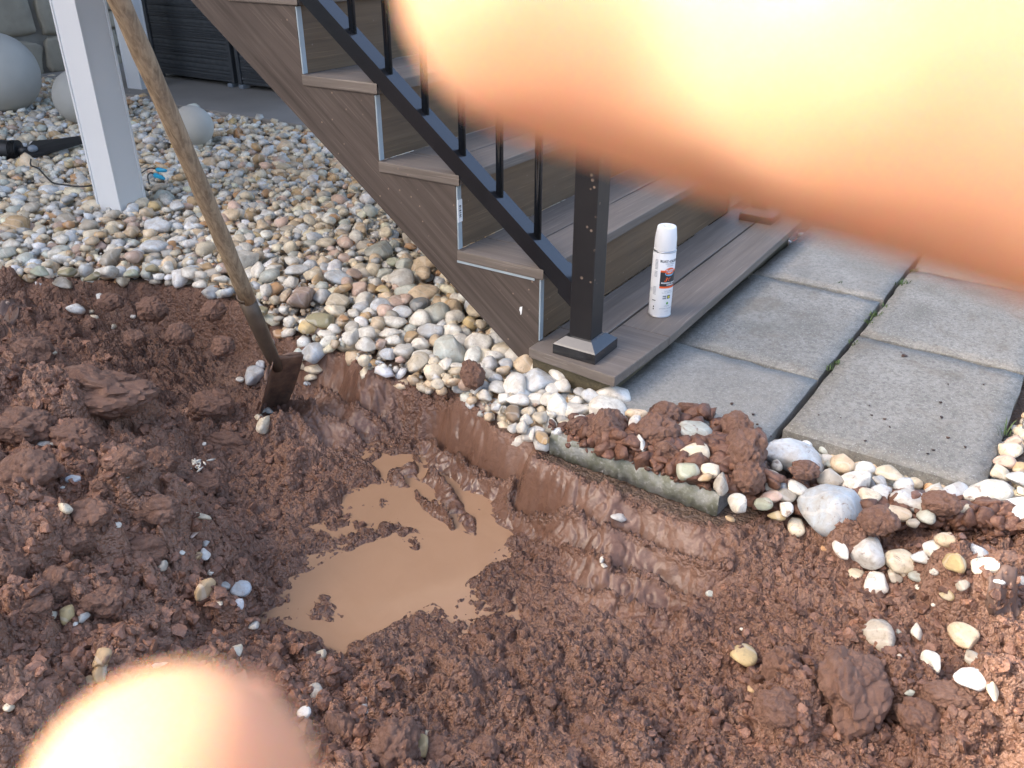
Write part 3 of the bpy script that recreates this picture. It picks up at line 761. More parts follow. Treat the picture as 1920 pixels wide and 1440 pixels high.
def relabel():
    fam = {}
    for o, base, u, v in PEBL:
        d, nm = min((math.hypot(u-lu, v-lv), n) for n, lu, lv in LAND)
        fam.setdefault((base, nm), []).append((d, o))
    for (base, nm), L_ in fam.items():
        L_.sort(key=lambda t: t[0])
        for k, (d, o) in enumerate(L_):
            o['label'] = f"{base} lying {ORD[k]} to {nm}" if len(L_) > 1 and k < len(ORD) else (f"{base} lying close to {nm}" if len(L_) == 1 else f"{base} farther from {nm}")
mass_key = ['w']*8 + ['white']*4 + ['cream']*11 + ['tan']*3 + ['tanw']*8 + ['orange']*2 + ['greyw']*4 + ['grey']*1 + ['blue']*1 + ['bluew']*5 + ['greyg']*4 + ['greyt']*4 + ['pink']*3 + ['yellow']
cand = []
for layer, (zl, sp, smin, smax) in enumerate([(-0.112, 0.046, 0.018, 0.030), (-0.086, 0.035, 0.013, 0.032)]):
    for gx in np.arange(-3.0, 2.5, sp):
        for gy in np.arange(-0.1, 6.0, sp):
            x = gx + sp*0.5*rng.uniform(-1, 1); y = gy + sp*0.5*rng.uniform(-1, 1)
            cand.append((x, y, zl, smin, smax, layer))
cand = np.array(cand)
q = (RC @ (cand[:, :3]-CC).T).T
uu = 960+FPX*q[:, 0]/q[:, 2]; vv = 720+FPX*q[:, 1]/q[:, 2]
vis = (q[:, 2] > 0.3) & (uu > -220) & (uu < 1300) & (vv > -160) & (vv < 900)
cand = cand[vis]; uu = uu[vis]; vv = vv[vis]
sdp = sdist(cand[:, 0], cand[:, 1], pit)
ok = sdp < 0.012
bed_poly = [(-4, 6.2), (-4, 1.2)] + [tuple(p) for p in rim[2:16]] + [(-0.30, 0.075), (0.02, 0.06), (0.10, 0.28), (1.25, 0.35), (1.76, 2.6), (1.74, 4.2), (1.95, 4.6), (2.0, 5.85)]
ok &= sdist(cand[:, 0], cand[:, 1], bed_poly) > -0.02
# keep clear of T0, the big balls and hand placed stones
ok &= ~((cand[:, 0] > -0.10) & (cand[:, 1] < 0.28) & (cand[:, 2] > -0.1))
cand = cand[ok]
if len(placed):
    d2 = ((cand[:, None, :2]-placed[None, :, :2])**2).sum(-1)
    clear = (np.sqrt(d2) > 0.75*placed[None, :, 2]).all(1) | (cand[:, 5] == 0)
    cand = cand[clear]
rows = []
for x, y, zl, smin, smax, layer in cand:
    s = smin + (smax-smin)*rng.random()**2.0
    if layer == 1 and rng.random() < 0.035: s *= 1.55
    rows.append((x, y, zl + 0.010*rng.normal() + 0.3*(s-0.02), s*rng.uniform(0.95, 1.35), s*rng.uniform(0.8, 1.05), s*rng.uniform(0.55, 0.85),
                 rng.uniform(0, 6.28), 0.3*rng.normal(), 0.3*rng.normal(), rng.integers(len(mass_key)), layer))
rows = np.array(rows)
# strip of stones that fills the narrow places: beside the patio, under the front board
def strip(px0, px1, n, z, smin, smax, spread, zj=0.006):
    for i in range(n):
        t = rng.random(); u = px0[0]+(px1[0]-px0[0])*t + spread*rng.normal(); v = px0[1]+(px1[1]-px0[1])*t + spread*0.6*rng.normal()
        P = G(u, v, z); s = smin+(smax-smin)*rng.random()**1.6
        yield (P[0], P[1], z+zj*rng.normal(), s*rng.uniform(.95, 1.3), s*rng.uniform(.8, 1.0), s*rng.uniform(.6, .9), rng.uniform(0, 6.28), .3*rng.normal(), .3*rng.normal(), rng.integers(len(mass_key)), 1)
extra = list(strip((1470, 850), (1900, 945), 170, -0.105, 0.010, 0.022, 26)) + list(strip((1880, 850), (1960, 790), 60, -0.10, 0.012, 0.022, 14)) \
      + list(strip((1000, 720), (1190, 790), 120, -0.10, 0.012, 0.024, 22)) + list(strip((860, 690), (1010, 790), 120, -0.105, 0.012, 0.024, 22)) \
      + list(strip((1190, 720), (1520, 425), 40, -0.10, 0.010, 0.020, 3))
rows = np.vstack([rows, np.array(extra)])
pm = FPX/((RC[2] @ (rows[:, :3]-CC).T))
show = rows[:, 3]*pm*np.where(rows[:, 10] > 0.5, 1, 0)
order = np.argsort(-show)
n_thing = max(0, 300-n_peb)
for r in rows[order[:n_thing]]:
    ck = mass_key[int(r[9])]
    P = r[:3]; q = RC @ (P-CC); u = 960+FPX*q[0]/q[2]; v = 720+FPX*q[1]/q[2]
    reg, grp = region(u, v)
    if u < 330 and v < 520: reg, grp = 'on the gravel bed around the white post', 'stones on the gravel bed by the post'
    po = add_pebble(P, r[3], r[4], r[5], COLS[ck], False, 'stone', grp, r[6], (r[7], r[8]))
    PEB_T.append((po, f"rounded {WORDS[ck]} stone", u, v))
PEBL.extend(PEB_T); relabel()
def mass(name, rows, shapes, cols, mat, label, smooth=True):
    Vs, Fs, Cs = [], [], []; off = 0
    for i, r in enumerate(rows):
        V, F = shapes[i % len(shapes)]
        V = V*r[3:6]
        ca, sa = math.cos(r[7]), math.sin(r[7]); V = V @ np.array([[1, 0, 0], [0, ca, sa], [0, -sa, ca]])
        ca, sa = math.cos(r[8]), math.sin(r[8]); V = V @ np.array([[ca, 0, -sa], [0, 1, 0], [sa, 0, ca]])
        ca, sa = math.cos(r[6]), math.sin(r[6]); V = V @ np.array([[ca, sa, 0], [-sa, ca, 0], [0, 0, 1]])
        Vs.append(V+r[:3]); Fs.append(F+off); off += len(V)
        Cs.append(np.repeat(cols[i][None, :], len(V), 0))
    me = mesh_np(name, np.concatenate(Vs), np.concatenate(Fs), smooth)
    a = me.color_attributes.new('Col', 'FLOAT_COLOR', 'POINT')
    C4 = np.concatenate(Cs); C4 = np.c_[C4, np.ones(len(C4))].astype(np.float32)
    a.data.foreach_set('color', C4.ravel())
    o = obj(name, me, mat); tag(o, label, kind='stuff'); return o
rest = rows[order[n_thing:]]
cols = np.array([np.clip(np.array(COLS[mass_key[int(r[9])]])*1.15*(1+0.12*rng.normal()), .03, .9) for r in rest])
near_ = FPX/((RC[2] @ (rest[:, :3]-CC).T))*rest[:, 3]*np.where(rest[:, 10] > 0.5, 1, 0.3) > 15
shp = [(pebble_shape(I2[0], 300+k, k % 4*0.33), I2[1]) for k in range(24)]
shp1 = [(pebble_shape(I1[0], 330+k, 0.3), I1[1]) for k in range(16)]
grit = []
for k in range(9000):
    u_ = rng.uniform(-60, 1180); v_ = rng.uniform(140, 800); P = G(u_, v_, -0.092); s_ = rng.uniform(0.004, 0.010)
    grit.append((P[0], P[1], -0.092+0.008*rng.normal(), s_*1.2, s_, s_*.8, rng.uniform(0, 6.28), .4*rng.normal(), .4*rng.normal(), rng.integers(len(mass_key)), 0))
grit = np.array(grit)
gk = (sdist(grit[:, 0], grit[:, 1], bed_poly) > 0) & (sdist(grit[:, 0], grit[:, 1], pit) < 0) & ~((grit[:, 0] > -0.06) & (grit[:, 1] < 0.27))
grit = grit[gk]
gcol = np.array([np.clip(np.array(COLS[mass_key[int(r[9])]])*(0.85+0.12*rng.normal()), .03, .9) for r in grit])
I0_ = (np.array([[-1, 1.618, 0], [1, 1.618, 0], [-1, -1.618, 0], [1, -1.618, 0], [0, -1, 1.618], [0, 1, 1.618], [0, -1, -1.618], [0, 1, -1.618], [1.618, 0, -1], [1.618, 0, 1], [-1.618, 0, -1], [-1.618, 0, 1]])/1.902,
       np.array([[0, 11, 5], [0, 5, 1], [0, 1, 7], [0, 7, 10], [0, 10, 11], [1, 5, 9], [5, 11, 4], [11, 10, 2], [10, 7, 6], [7, 1, 8], [3, 9, 4], [3, 4, 2], [3, 2, 6], [3, 6, 8], [3, 8, 9], [4, 9, 5], [2, 4, 11], [6, 2, 10], [8, 6, 7], [9, 8, 1]]))
gr3 = mass('grit', grit, [I0_], gcol, m_stone_mass, 'fine grit between the gravel stones'); gr3['category'] = 'grit'
gr2 = mass('gravel', rest[~near_], shp1, cols[~near_], m_stone_mass, 'smaller stones of the pale river gravel bed'); gr2['category'] = 'gravel'
gravel = mass('gravel', rest[near_], shp, cols[near_], m_stone_mass, 'bed of pale rounded river gravel around the stair foot and white posts')
gravel['category'] = 'gravel'
print('gravel', len(rest), 'things', n_peb)

# ================================================================== CLAY CLODS AND CRUMBS
def lump_shape(V, seed, rough_=1.0):
    r = np.random.default_rng(seed)
    d = V/np.linalg.norm(V, axis=1)[:, None]
    o = V.copy()
    lowp = len(V) < 1000
    for k in range(9 if lowp else 6):
        n = r.normal(size=3); n /= np.linalg.norm(n); c = (0.38 if lowp else 0.6)+0.3*r.random()
        o = o - np.outer(np.maximum(o @ n-c, 0)*(0.92 if lowp else 0.75), n)
    rad = np.zeros(len(V))
    sets = [(22, .62, .26), (120, .27, .15), (520, .12, .085)] if len(V) > 1000 else [(8, .85, .30), (26, .45, .14)]
    for cnt, ar, hgt in sets:
        lay = np.zeros(len(V))
        for k in range(cnt):
            n = r.normal(size=3); n /= np.linalg.norm(n); a_ = ar*r.uniform(.5, 1.15)
            c2 = np.clip(1-(2*(1-d @ n))/(a_*a_), 0, 1)
            lay = np.maximum(lay, np.minimum(np.sqrt(c2), r.uniform(.5, .9))*hgt*r.uniform(.55, 1.2))
        rad += lay
    o = o*(1+rough_*(rad-rad.mean()))[:, None]
    return o/np.abs(o).max(0)
I5 = ico(5)
CLODS = [mesh_np('mud_clod', lump_shape(I5[0], 500+k), I5[1], False) for k in range(10)]
for c_m in CLODS: c_m.materials.append(m_clod)
cl = [((800, 620), [(260,275,135,155,'fist sized brown clay clod on the stones above the bank'),(1020,560,175,215,'tall rough clay clod leaning on a big cream stone'),
 (1340,500,165,150,'clay clod resting on the patio corner behind a mossy stone'),(1300,610,240,215,'wide clay clod beside the paver edge among stones'),
 (1740,570,175,165,'clay clod lying on the grey paver surface'),(1780,730,235,285,'largest clay clod heaped on the patio edge'),(850,545,110,82,'small clay clod against the end of the paver'),
 (1480,450,170,70,'stick-like roll of clay on the patio slab'),(1600,640,145,95,'small clay clod between two cream stones on the patio'),(1350,705,165,145,'rounded clay clod in front of the wide clod'),
 (1810,855,175,185,'clay clod at the lower corner of the patio'),(940,580,90,90,'tiny clay clod near the paver end')]),
 ((1280, 780), [(680,320,205,145,'crumbly clay clod on white stones by the patio edge'),(1450,510,240,185,'clay clod pressed over pale stones at the patio edge'),(1100,610,245,205,'broad clay clod beside the big blue-grey stone'),
 (1760,620,310,210,'wide clay clod at the rim beyond the cream stone'),(1800,790,200,120,'flat clay clod between white stones'),(905,430,90,60,'dab of clay on top of the big blue-grey stone'),(430,78,46,32,'single clay crumb on the patio slab')]),
 ((0, 400), [(540,960,640,330,'huge rounded clay lump at the edge of the hole'),(360,660,175,165,'clay lump under the far bank'),(1180,1040,240,190,'clay lump near the shovel blade'),(620,520,150,110,'clay lump halfway down the far bank'),(860,560,170,150,'split clay lump high on the far bank'),(1010,700,150,130,'dark clay lump at the bottom of the hollow'),(1200,560,150,120,'clay lump on the far bank beside the shovel socket'),(760,720,130,110,'small dark clay lump in the hollow'),(1250,760,170,120,'broken clay lump left of the shovel'),(180,760,240,200,'squared clay block at the far left of the hole')]),
 ((1280, 1080), [(930,630,430,450,'big pale boulder-like clay clod in the spoil'),(560,490,235,225,'reddish clay clod beside the pale boulder-like clod'),(540,710,255,205,'flat grey-brown clay clod below the reddish one'),
 (1330,780,300,225,'rough clay clod at the foot of the boulder-like clod'),(1500,660,300,185,'smooth sided clay slab beyond the rough clod'),(1700,790,120,90,'small clay clod by the smooth sided slab')]),
 ((0, 760), [(320,975,250,205,'knobbly clay clod on the crumbly heap'),(200,1120,225,135,'low clay clod below the knobbly clod'),(560,450,115,105,'small clay clod halfway down the heap'),
 (1260,200,300,155,'clay lump with a smooth cut face in the hole'),(1430,235,80,70,'small tan clay clod beside the smooth cut lump'),(410,730,240,200,'clay clod with a hollow beside it on the heap'),(60,840,200,260,'clay block overhanging a dark hollow'),(130,90,330,230,'packed clay lump at the top of the left heap'),(430,150,300,220,'packed clay lump below the huge rounded lump'),(150,350,380,260,'widest packed clay lump on the left heap'),(690,280,260,180,'clay lump on the inner slope of the heap'),(500,600,300,220,'cracked clay lump in the middle of the heap'),(880,560,260,180,'clay lump where the heap meets the hole'),(800,800,280,200,'clay lump near the small pebbles on the heap'),(560,1080,260,190,'clay lump above the lower fingertip'),(900,300,220,170,'wet clay lump on the floor left of the puddle'),(1130,420,220,150,'wet clay lump beside the fibrous scrap')]),
 ((560, 1080), [(540,920,260,300,'smooth wet clay lump near the lower fingertip'),(800,970,240,200,'wet clay lump behind the yellowish stone'),(1050,960,170,140,'dark wet clay lump with a hollow beneath'),(230,860,210,240,'clay lump touching the lower fingertip')]),
]
n_clod = 0
for (ox, oy), ent in cl:
    for (x, y, w, h, lab) in ent:
        u = ox+x/3; v = oy+y/3
        P = HIT(u, v + h/3*0.22, top=0.10)
        onp = (P[0] > -0.31 and P[1] > -0.8) or sdist(np.array([P[0]]), np.array([P[1]]), pit)[0] < 0
        if onp: P = G(u, v+h/3*0.1, -0.055)
        s = pxm(P); sh_ = 1.12 if ox == 800 else 1.05
        a = w/6/s*sh_; k = h/6/s*sh_
        c_ = k*1.05; b_ = k*1.1
        big = w > 400
        if big: b_ = k*1.3; c_ = k*0.95
        if ox == 1280 and oy == 780: c_ *= 0.8; a *= 0.9; b_ *= 0.85
        o = bpy.data.objects.new('mud_clod', CLODS[n_clod % len(CLODS)]); n_clod += 1; link(o)
        o.location = P + np.array([0, 0, (c_*(0.45 if (ox == 1280 and big) else (0.15 if big else 0.05)) if not onp else c_*0.40)]) + RC[2]*np.array([1, 1, 0])*b_*0.15
        o.scale = (a, b_, c_); o.rotation_euler = (0.15*rng.normal(), 0.15*rng.normal(), yaw0 + 0.3*rng.normal())
        tag(o, lab, 'clod', 'clay clods around the hole')

# crumbs: too many to count
nC = 26000
cu = rng.uniform(-60, 1980, nC*2); cv = rng.uniform(500, 1480, nC*2)
pts = []
d_ = (RC.T @ np.stack([(cu-960)/FPX, (cv-720)/FPX, np.ones_like(cu)])).T
tt = (-0.16-CC[2])/d_[:, 2]
cx = CC[0]+d_[:, 0]*tt + 0.02*rng.normal(size=len(cu)); cy = CC[1]+d_[:, 1]*tt + 0.02*rng.normal(size=len(cu))
hC, mC, wC, dC = terrain(cx, cy)
loose = 0.22 + 0.7*dC + 0.5*sstep(-0.25, -0.55, cy) + 0.35*sstep(0.0, 0.5, vnoise(cx*5, cy*5, 77))
keep = (mC > 0.4) & (wC < 0.93) & (SMEAR[0] < 0.3) & (rng.random(len(cu)) < loose)
cx, cy, hC, dC, wC = cx[keep][:nC], cy[keep][:nC], hC[keep][:nC], dC[keep][:nC], wC[keep][:nC]
sz = 0.0018 + 0.0125*rng.random(len(cx))**6.0*(0.6+0.5*dC)
rowsC = np.stack([cx, cy, hC-sz*0.05, sz*rng.uniform(.8, 1.3, len(cx)), sz*rng.uniform(.7, 1.1, len(cx)), sz*rng.uniform(.6, 1.0, len(cx)),
                  rng.uniform(0, 6.28, len(cx)), .5*rng.normal(size=len(cx)), .5*rng.normal(size=len(cx))], 1)
colC = np.array([0.200, 0.106, 0.070])[None]*(1+0.28*rng.normal(size=(len(cx), 1))).clip(.45, 1.9)*(1+0.35*dC[:, None]*np.array([1, .8, .6])) * (1-0.3*wC[:, None])
small = sz < 0.0058
cs0 = [(lump_shape(I2[0], 700+k, 1.0), I2[1]) for k in range(12)]
V0 = np.array(ico(1)[0][:12]); 
def ico0():
    bm = bmesh.new(); bmesh.ops.create_icosphere(bm, subdivisions=1, radius=1); bm.free()
    t = (1+5**.5)/2
    V = np.array([[-1, t, 0], [1, t, 0], [-1, -t, 0], [1, -t, 0], [0, -1, t], [0, 1, t], [0, -1, -t], [0, 1, -t], [t, 0, -1], [t, 0, 1], [-t, 0, -1], [-t, 0, 1]])/math.hypot(1, t)
    F = np.array([[0, 11, 5], [0, 5, 1], [0, 1, 7], [0, 7, 10], [0, 10, 11], [1, 5, 9], [5, 11, 4], [11, 10, 2], [10, 7, 6], [7, 1, 8], [3, 9, 4], [3, 4, 2], [3, 2, 6], [3, 6, 8], [3, 8, 9], [4, 9, 5], [2, 4, 11], [6, 2, 10], [8, 6, 7], [9, 8, 1]])
    return V, F
I0 = ico0()
csm = [(I0[0]*(1+0.22*np.random.default_rng(k).normal(size=(12, 1))), I0[1]) for k in range(14)]
cr = mass('mud_crumbs', rowsC[small], csm, colC[small], m_crumb, 'fine crumbs of clay strewn over the dug mud', smooth=False)
cr2 = mass('mud_lumps', rowsC[~small], cs0, colC[~small], m_crumb, 'loose small lumps of clay strewn over the dug mud', smooth=False)
# soil spilled over the corner of the patio and between the stones of its edge
sp_r = []
def spill(u0, v0, u1, v1, n, su, sv, z, smax):
    for k in range(n):
        t = rng.random(); P = G(u0+(u1-u0)*t+su*rng.uniform(-1.3, 1.3), v0+(v1-v0)*t+sv*rng.uniform(-1.3, 1.3), z)
        s_ = 0.003 + smax*rng.random()**2.2
        sp_r.append((P[0], P[1], z + s_*0.4 + 0.005*abs(rng.normal())*(smax > 0.012), s_*rng.uniform(.9, 1.4), s_*rng.uniform(.8, 1.1), s_*rng.uniform(.6, 1.0), rng.uniform(0, 6.28), .5*rng.normal(), .5*rng.normal()))
spill(1110, 810, 1400, 900, 560, 40, 24, -0.067, 0.023)
spill(1150, 800, 1400, 880, 260, 36, 16, -0.050, 0.022)
spill(1240, 790, 1400, 850, 160, 40, 18, -0.060, 0.022)
spill(1440, 930, 1900, 985, 620, 30, 20, -0.104, 0.019)
spill(1560, 950, 1900, 975, 300, 24, 14, -0.085, 0.020)
spill(1040, 800, 1330, 915, 120, 10, 6, -0.067, 0.010)
sp_r = np.array(sp_r)
sp_c = np.array([0.190, 0.092, 0.056])[None]*(1+0.2*rng.normal(size=(len(sp_r), 1))).clip(.5, 1.6)
cr4 = mass('spilled_soil', sp_r, cs0, sp_c, m_crumb, 'crumbly clay spilled over the patio corner and edge stones'); cr4['category'] = 'soil'
# crumbs trodden on to the patio
rp = []
for (u, v, s) in [(1695, 667, 9), (1372, 756, 6), (1373, 772, 5), (1412, 777, 6), (1763, 754, 6), (1765, 782, 6), (1777, 720, 4), (1660, 785, 6), (1635, 778, 4), (1630, 760, 3), (1622, 826, 5), (1778, 820, 6), (1750, 843, 6), (1740, 850, 5), (1810, 838, 6), (1844, 721, 4), (1668, 800, 4), (1535, 778, 3), (1577, 783, 3), (1690, 660, 3), (1560, 700, 3), (1420, 795, 5), (1400, 805, 6), (1445, 818, 5), (1380, 795, 5), (1340, 775, 5), (1300, 770, 6)]:
    P = G(u, v, -0.066); s_ = s/pxm(P)*0.55; rp.append((*P, s_*1.2, s_, s_*0.7, rng.uniform(0, 6), 0, 0))
rp = np.array(rp)
cr3 = mass('soil_crumbs', rp, cs0, np.array([[0.045, 0.028, 0.02]]*len(rp)), m_crumb, 'specks of dark soil dropped on the grey patio slabs', smooth=False)
for o in (cr, cr2, cr3): o['category'] = 'soil'

# ================================================================== PATIO
patio = thing('patio', 'grey concrete slab patio at the foot of the stairs', 'patio', (0, 0, 0)); patio['kind'] = 'structure'
ang = -0.0272; ca, sa = math.cos(ang), math.sin(ang)
PW, PH = 0.6069, 0.4088
def Q(u, v): return (u*ca-v*sa, u*sa+v*ca)
def paver(u0, v0, u1, v1, dz=0.0, seed=0, tilt=(0, 0)):
    """one slab: bevelled, edges a little worn"""
    r = np.random.default_rng(seed)
    g_ = 0.0045
    bm = bmesh.new(); nxp, nyp = 12, 9
    U = np.linspace(u0+g_, u1-g_, nxp+1); Vv = np.linspace(v0+g_, v1-g_, nyp+1)
    top = {}
    for i, a in enumerate(U):
        for j, c in enumerate(Vv):
            ed = (i in (0, nxp)) or (j in (0, nyp))
            x, y = Q(a + (0.0015*r.normal() if ed else 0), c + (0.0015*r.normal() if ed else 0))
            top[i, j] = bm.verts.new((x, y, -0.069+dz + tilt[0]*(a-u0)+tilt[1]*(c-v0) - (0.0022 if ed else 0) - (0.002*abs(r.normal()) if ed else 0.0003*r.normal())))
    for i in range(nxp):
        for j in range(nyp): f = bm.faces.new((top[i, j], top[i+1, j], top[i+1, j+1], top[i, j+1])); f.smooth = True
    loop = [top[i, 0] for i in range(nxp)] + [top[nxp, j] for j in range(nyp)] + [top[i, nyp] for i in range(nxp, 0, -1)] + [top[0, j] for j in range(nyp, 0, -1)]
    low = [bm.verts.new((v_.co.x, v_.co.y, -0.1135+dz+0.002*r.normal())) for v_ in loop]
    n = len(loop)
    for k in range(n): bm.faces.new((loop[k], low[k], low[(k+1) % n], loop[(k+1) % n]))
    return obj('paver', bm, m_paver, patio)
c0 = -0.3513; xj1, xk1 = 0.3344, 0.6542
sd_ = 0
for k in range(-1, 4): sd_ += 1; paver(xj1+k*PW, c0+0.004, xj1+(k+1)*PW, c0+PH, -0.001*(sd_ % 3), sd_)
for k in range(-1, 4): sd_ += 1; paver(xk1+k*PW, c0-PH-0.004, xk1+(k+1)*PW, c0-0.002, 0.0015*(sd_ % 2), sd_)
for k in range(0, 4): sd_ += 1; paver(xj1+0.04+k*PW, c0-2*PH-0.022, xj1+0.04+(k+1)*PW, c0-PH-0.022, 0.001*(sd_ % 2), sd_)
for k in range(0, 4): sd_ += 1; paver(xk1+k*PW, c0-3*PH-0.03, xk1+(k+1)*PW, c0-2*PH-0.026, 0.0, sd_)
# algae stained face of the exposed slab edge
e0 = Q(xj1-PW+0.004, c0+0.01); e1 = Q(xj1-PW+0.004, c0+PH-0.008)
bm = bmesh.new(); r_ = np.random.default_rng(5); prev = None
for t in np.linspace(0, 1, 46):
    x = e0[0]+(e1[0]-e0[0])*t; y = e0[1]+(e1[1]-e0[1])*t
    ring = [bm.verts.new((x+0.004, y, -0.0655+0.001*r_.normal())), bm.verts.new((x-0.003+0.0015*r_.normal(), y, -0.069+0.0015*r_.normal())),
            bm.verts.new((x-0.006+0.002*r_.normal(), y, -0.085+0.002*r_.normal())), bm.verts.new((x-0.004+0.002*r_.normal(), y, -0.116)), bm.verts.new((x+0.004, y, -0.116))]
    if prev:
        for k in range(4):
            f = bm.faces.new((prev[k], ring[k], ring[k+1], prev[k+1])); f.smooth = True
    prev = ring
obj('slab_edge', bm, m_moss_edge, patio)['label'] = 'weathered green stained edge of the near slab'
# moss and grass in the joints
gb = bmesh.new(); rg = np.random.default_rng(3)
for (u, v, n, hgt) in [(1692, 535, 26, .018), (1640, 592, 34, .013), (1630, 605, 24, .012), (1575, 535, 14, .010), (1568, 685, 22, .014), (1555, 695, 16, .012), (1712, 510, 20, .014), (1883, 818, 8, .03), (1600, 645, 14, .01), (1655, 575, 14, .01)]:
    P0 = G(u, v, -0.075)
    for k in range(n):
        P = P0 + np.array([0.010*rg.normal(), 0.006*rg.normal(), 0]); hh_ = hgt*rg.uniform(.5, 1.2); a = rg.uniform(0, 6.28); lean = hh_*0.7
        w = 0.0015
        d = np.array([math.cos(a), math.sin(a), 0]); n_d = np.array([-d[1], d[0], 0])*w
        v1 = gb.verts.new(tuple(P-n_d)); v2 = gb.verts.new(tuple(P+n_d)); v3 = gb.verts.new(tuple(P+d*lean*0.5+n_d*.8+np.array([0, 0, hh_*.7]))); v4 = gb.verts.new(tuple(P+d*lean*0.5-n_d*.8+np.array([0, 0, hh_*.7]))); v5 = gb.verts.new(tuple(P+d*lean+np.array([0, 0, hh_])))
        gb.faces.new((v1, v2, v3, v4)); gb.faces.new((v4, v3, v5))
tag(obj('joint_moss', gb, m_grass), 'tufts of moss and grass in the patio joints', 'moss', kind='stuff')

# ================================================================== STAIRS
r_, g_, n_s = 0.18996, 0.2421, 0.0146
SW = 1.30; TT = 0.026
stairs = thing('deck_stairs', 'brown composite deck stairs with mitred treads and side skirt', 'stairs')
NS = 10
# side skirts
def skirt(x0, x1):
    low = lambda y: -0.036 + (y-0.334)*0.7369
    prof = []
    top = []
    for k in range(1, NS):
        yk = k*g_+n_s
        top.append((yk, (k-1)*r_ + (0.002 if k > 1 else 0.0))); top.append((yk, k*r_-TT-0.001))
    yend = NS*g_+n_s
    top.append((yend, (NS-1)*r_-TT-0.001))
    prof = top + [(yend, low(yend)), (0.2567+0.005, -0.10), (g_+n_s, -0.10)]
    return sprism(prof, x0, x1)
obj('side_skirt', skirt(0.0, 0.016), m_skirt, stairs)['label'] = 'dark brown grained side skirt board of the stairs'
obj('side_skirt', skirt(SW-0.016, SW), m_skirt, stairs)
for k in range(1, NS):
    y = k*g_+n_s
    obj('riser', box(0.018, SW-0.018, y+0.001, y+0.018, (k-1)*r_+0.0005, k*r_-TT-0.0005), m_riser, stairs)
    et = obj('edge_trim', box(0.0005, 0.0165, y-0.0045, y-0.0005, (k-1)*r_+0.0015, k*r_-TT-0.003, 0.001), m_edge, stairs)
    # tread: left end board mitred to the front board, then the back board
    yf, yb = k*g_-0.0, (k+1)*g_+n_s
    z0, z1 = k*r_-TT, k*r_
    e = 0.115; xl = -0.004; fb = 0.125
    obj('end_board', prism([(xl, yf), (xl+fb-0.002, yf+fb-0.002), (xl+fb-0.002, yb-0.001), (xl, yb-0.001)], z0, z1, 0.0025), m_tread_end, stairs)
    obj('front_board', prism([(xl+0.003, yf-0.001), (SW+0.004, yf-0.001), (SW+0.004, yf+fb-0.003), (xl+fb+0.0015, yf+fb-0.003)], z0, z1, 0.0025), m_tread, stairs)
    obj('back_board', prism([(xl+fb+0.0015, yf+fb+0.0015), (SW+0.004, yf+fb+0.0015), (SW+0.004, yb-0.0005), (xl+fb+0.0015, yb-0.0005)], z0, z1, 0.0025), m_tread, stairs)
# thin pale strip under the first tread
obj('edge_trim', sprism([(g_+n_s+0.012, r_-TT-0.006), (2*g_+n_s, r_-TT-0.006), (2*g_+n_s, r_-TT-0.0005), (g_+n_s+0.012, r_-TT-0.0005)], -0.003, -0.0005), m_edge, stairs)
# bottom platform, level with the ground
A = G(1152.5, 708, 0); Bk = G(983, 650, 0)
fx1 = 1.36
seamx = 0.203
obj('end_board', prism([(A[0], A[1]), (seamx-0.001, -0.006), (seamx-0.001, 0.128), (0.10, 0.130), (0.10, 0.2555), (Bk[0], 0.2555)], -TT, 0, 0.003), m_tread_end, stairs)
obj('front_board', prism([(seamx+0.001, -0.006), (0.746, -0.003), (fx1, 0.004), (fx1, 0.130), (seamx+0.001, 0.128)], -TT, 0, 0.003), m_tread, stairs)
obj('back_board', prism([(0.1035, 0.1345), (fx1, 0.136), (fx1, 0.2555), (0.1035, 0.2555)], -TT, 0, 0.003), m_tread, stairs)
obj('support_frame', box(-0.035, fx1-0.03, 0.035, 0.25, -0.115, -TT-0.001), m_under, stairs)
# sticker on the second trim
y2 = 2*g_+n_s
st = obj('sticker', box(-0.002, 0.0165, y2-0.0065, y2-0.0051, 0.262, 0.318), m_sticker, stairs)
for k, (z0, z1) in enumerate([(0.300, 0.304), (0.296, 0.298), (0.289, 0.293), (0.284, 0.286), (0.278, 0.281), (0.274, 0.276)]):
    obj('print_line', box(0.004, 0.011, y2-0.0071, y2-0.0066, z0, z1), m_ink, st)
# chipped spot
bm = bmesh.new(); cpx = [(0.3035, .082), (0.3105, .079), (0.3125, .071), (0.3095, .066), (0.3085, .058), (0.3055, .062), (0.3045, .072)]
bm.faces.new([bm.verts.new((-0.0008, y, z)) for y, z in cpx]); obj('paint_chip', bm, m_sticker, stairs)

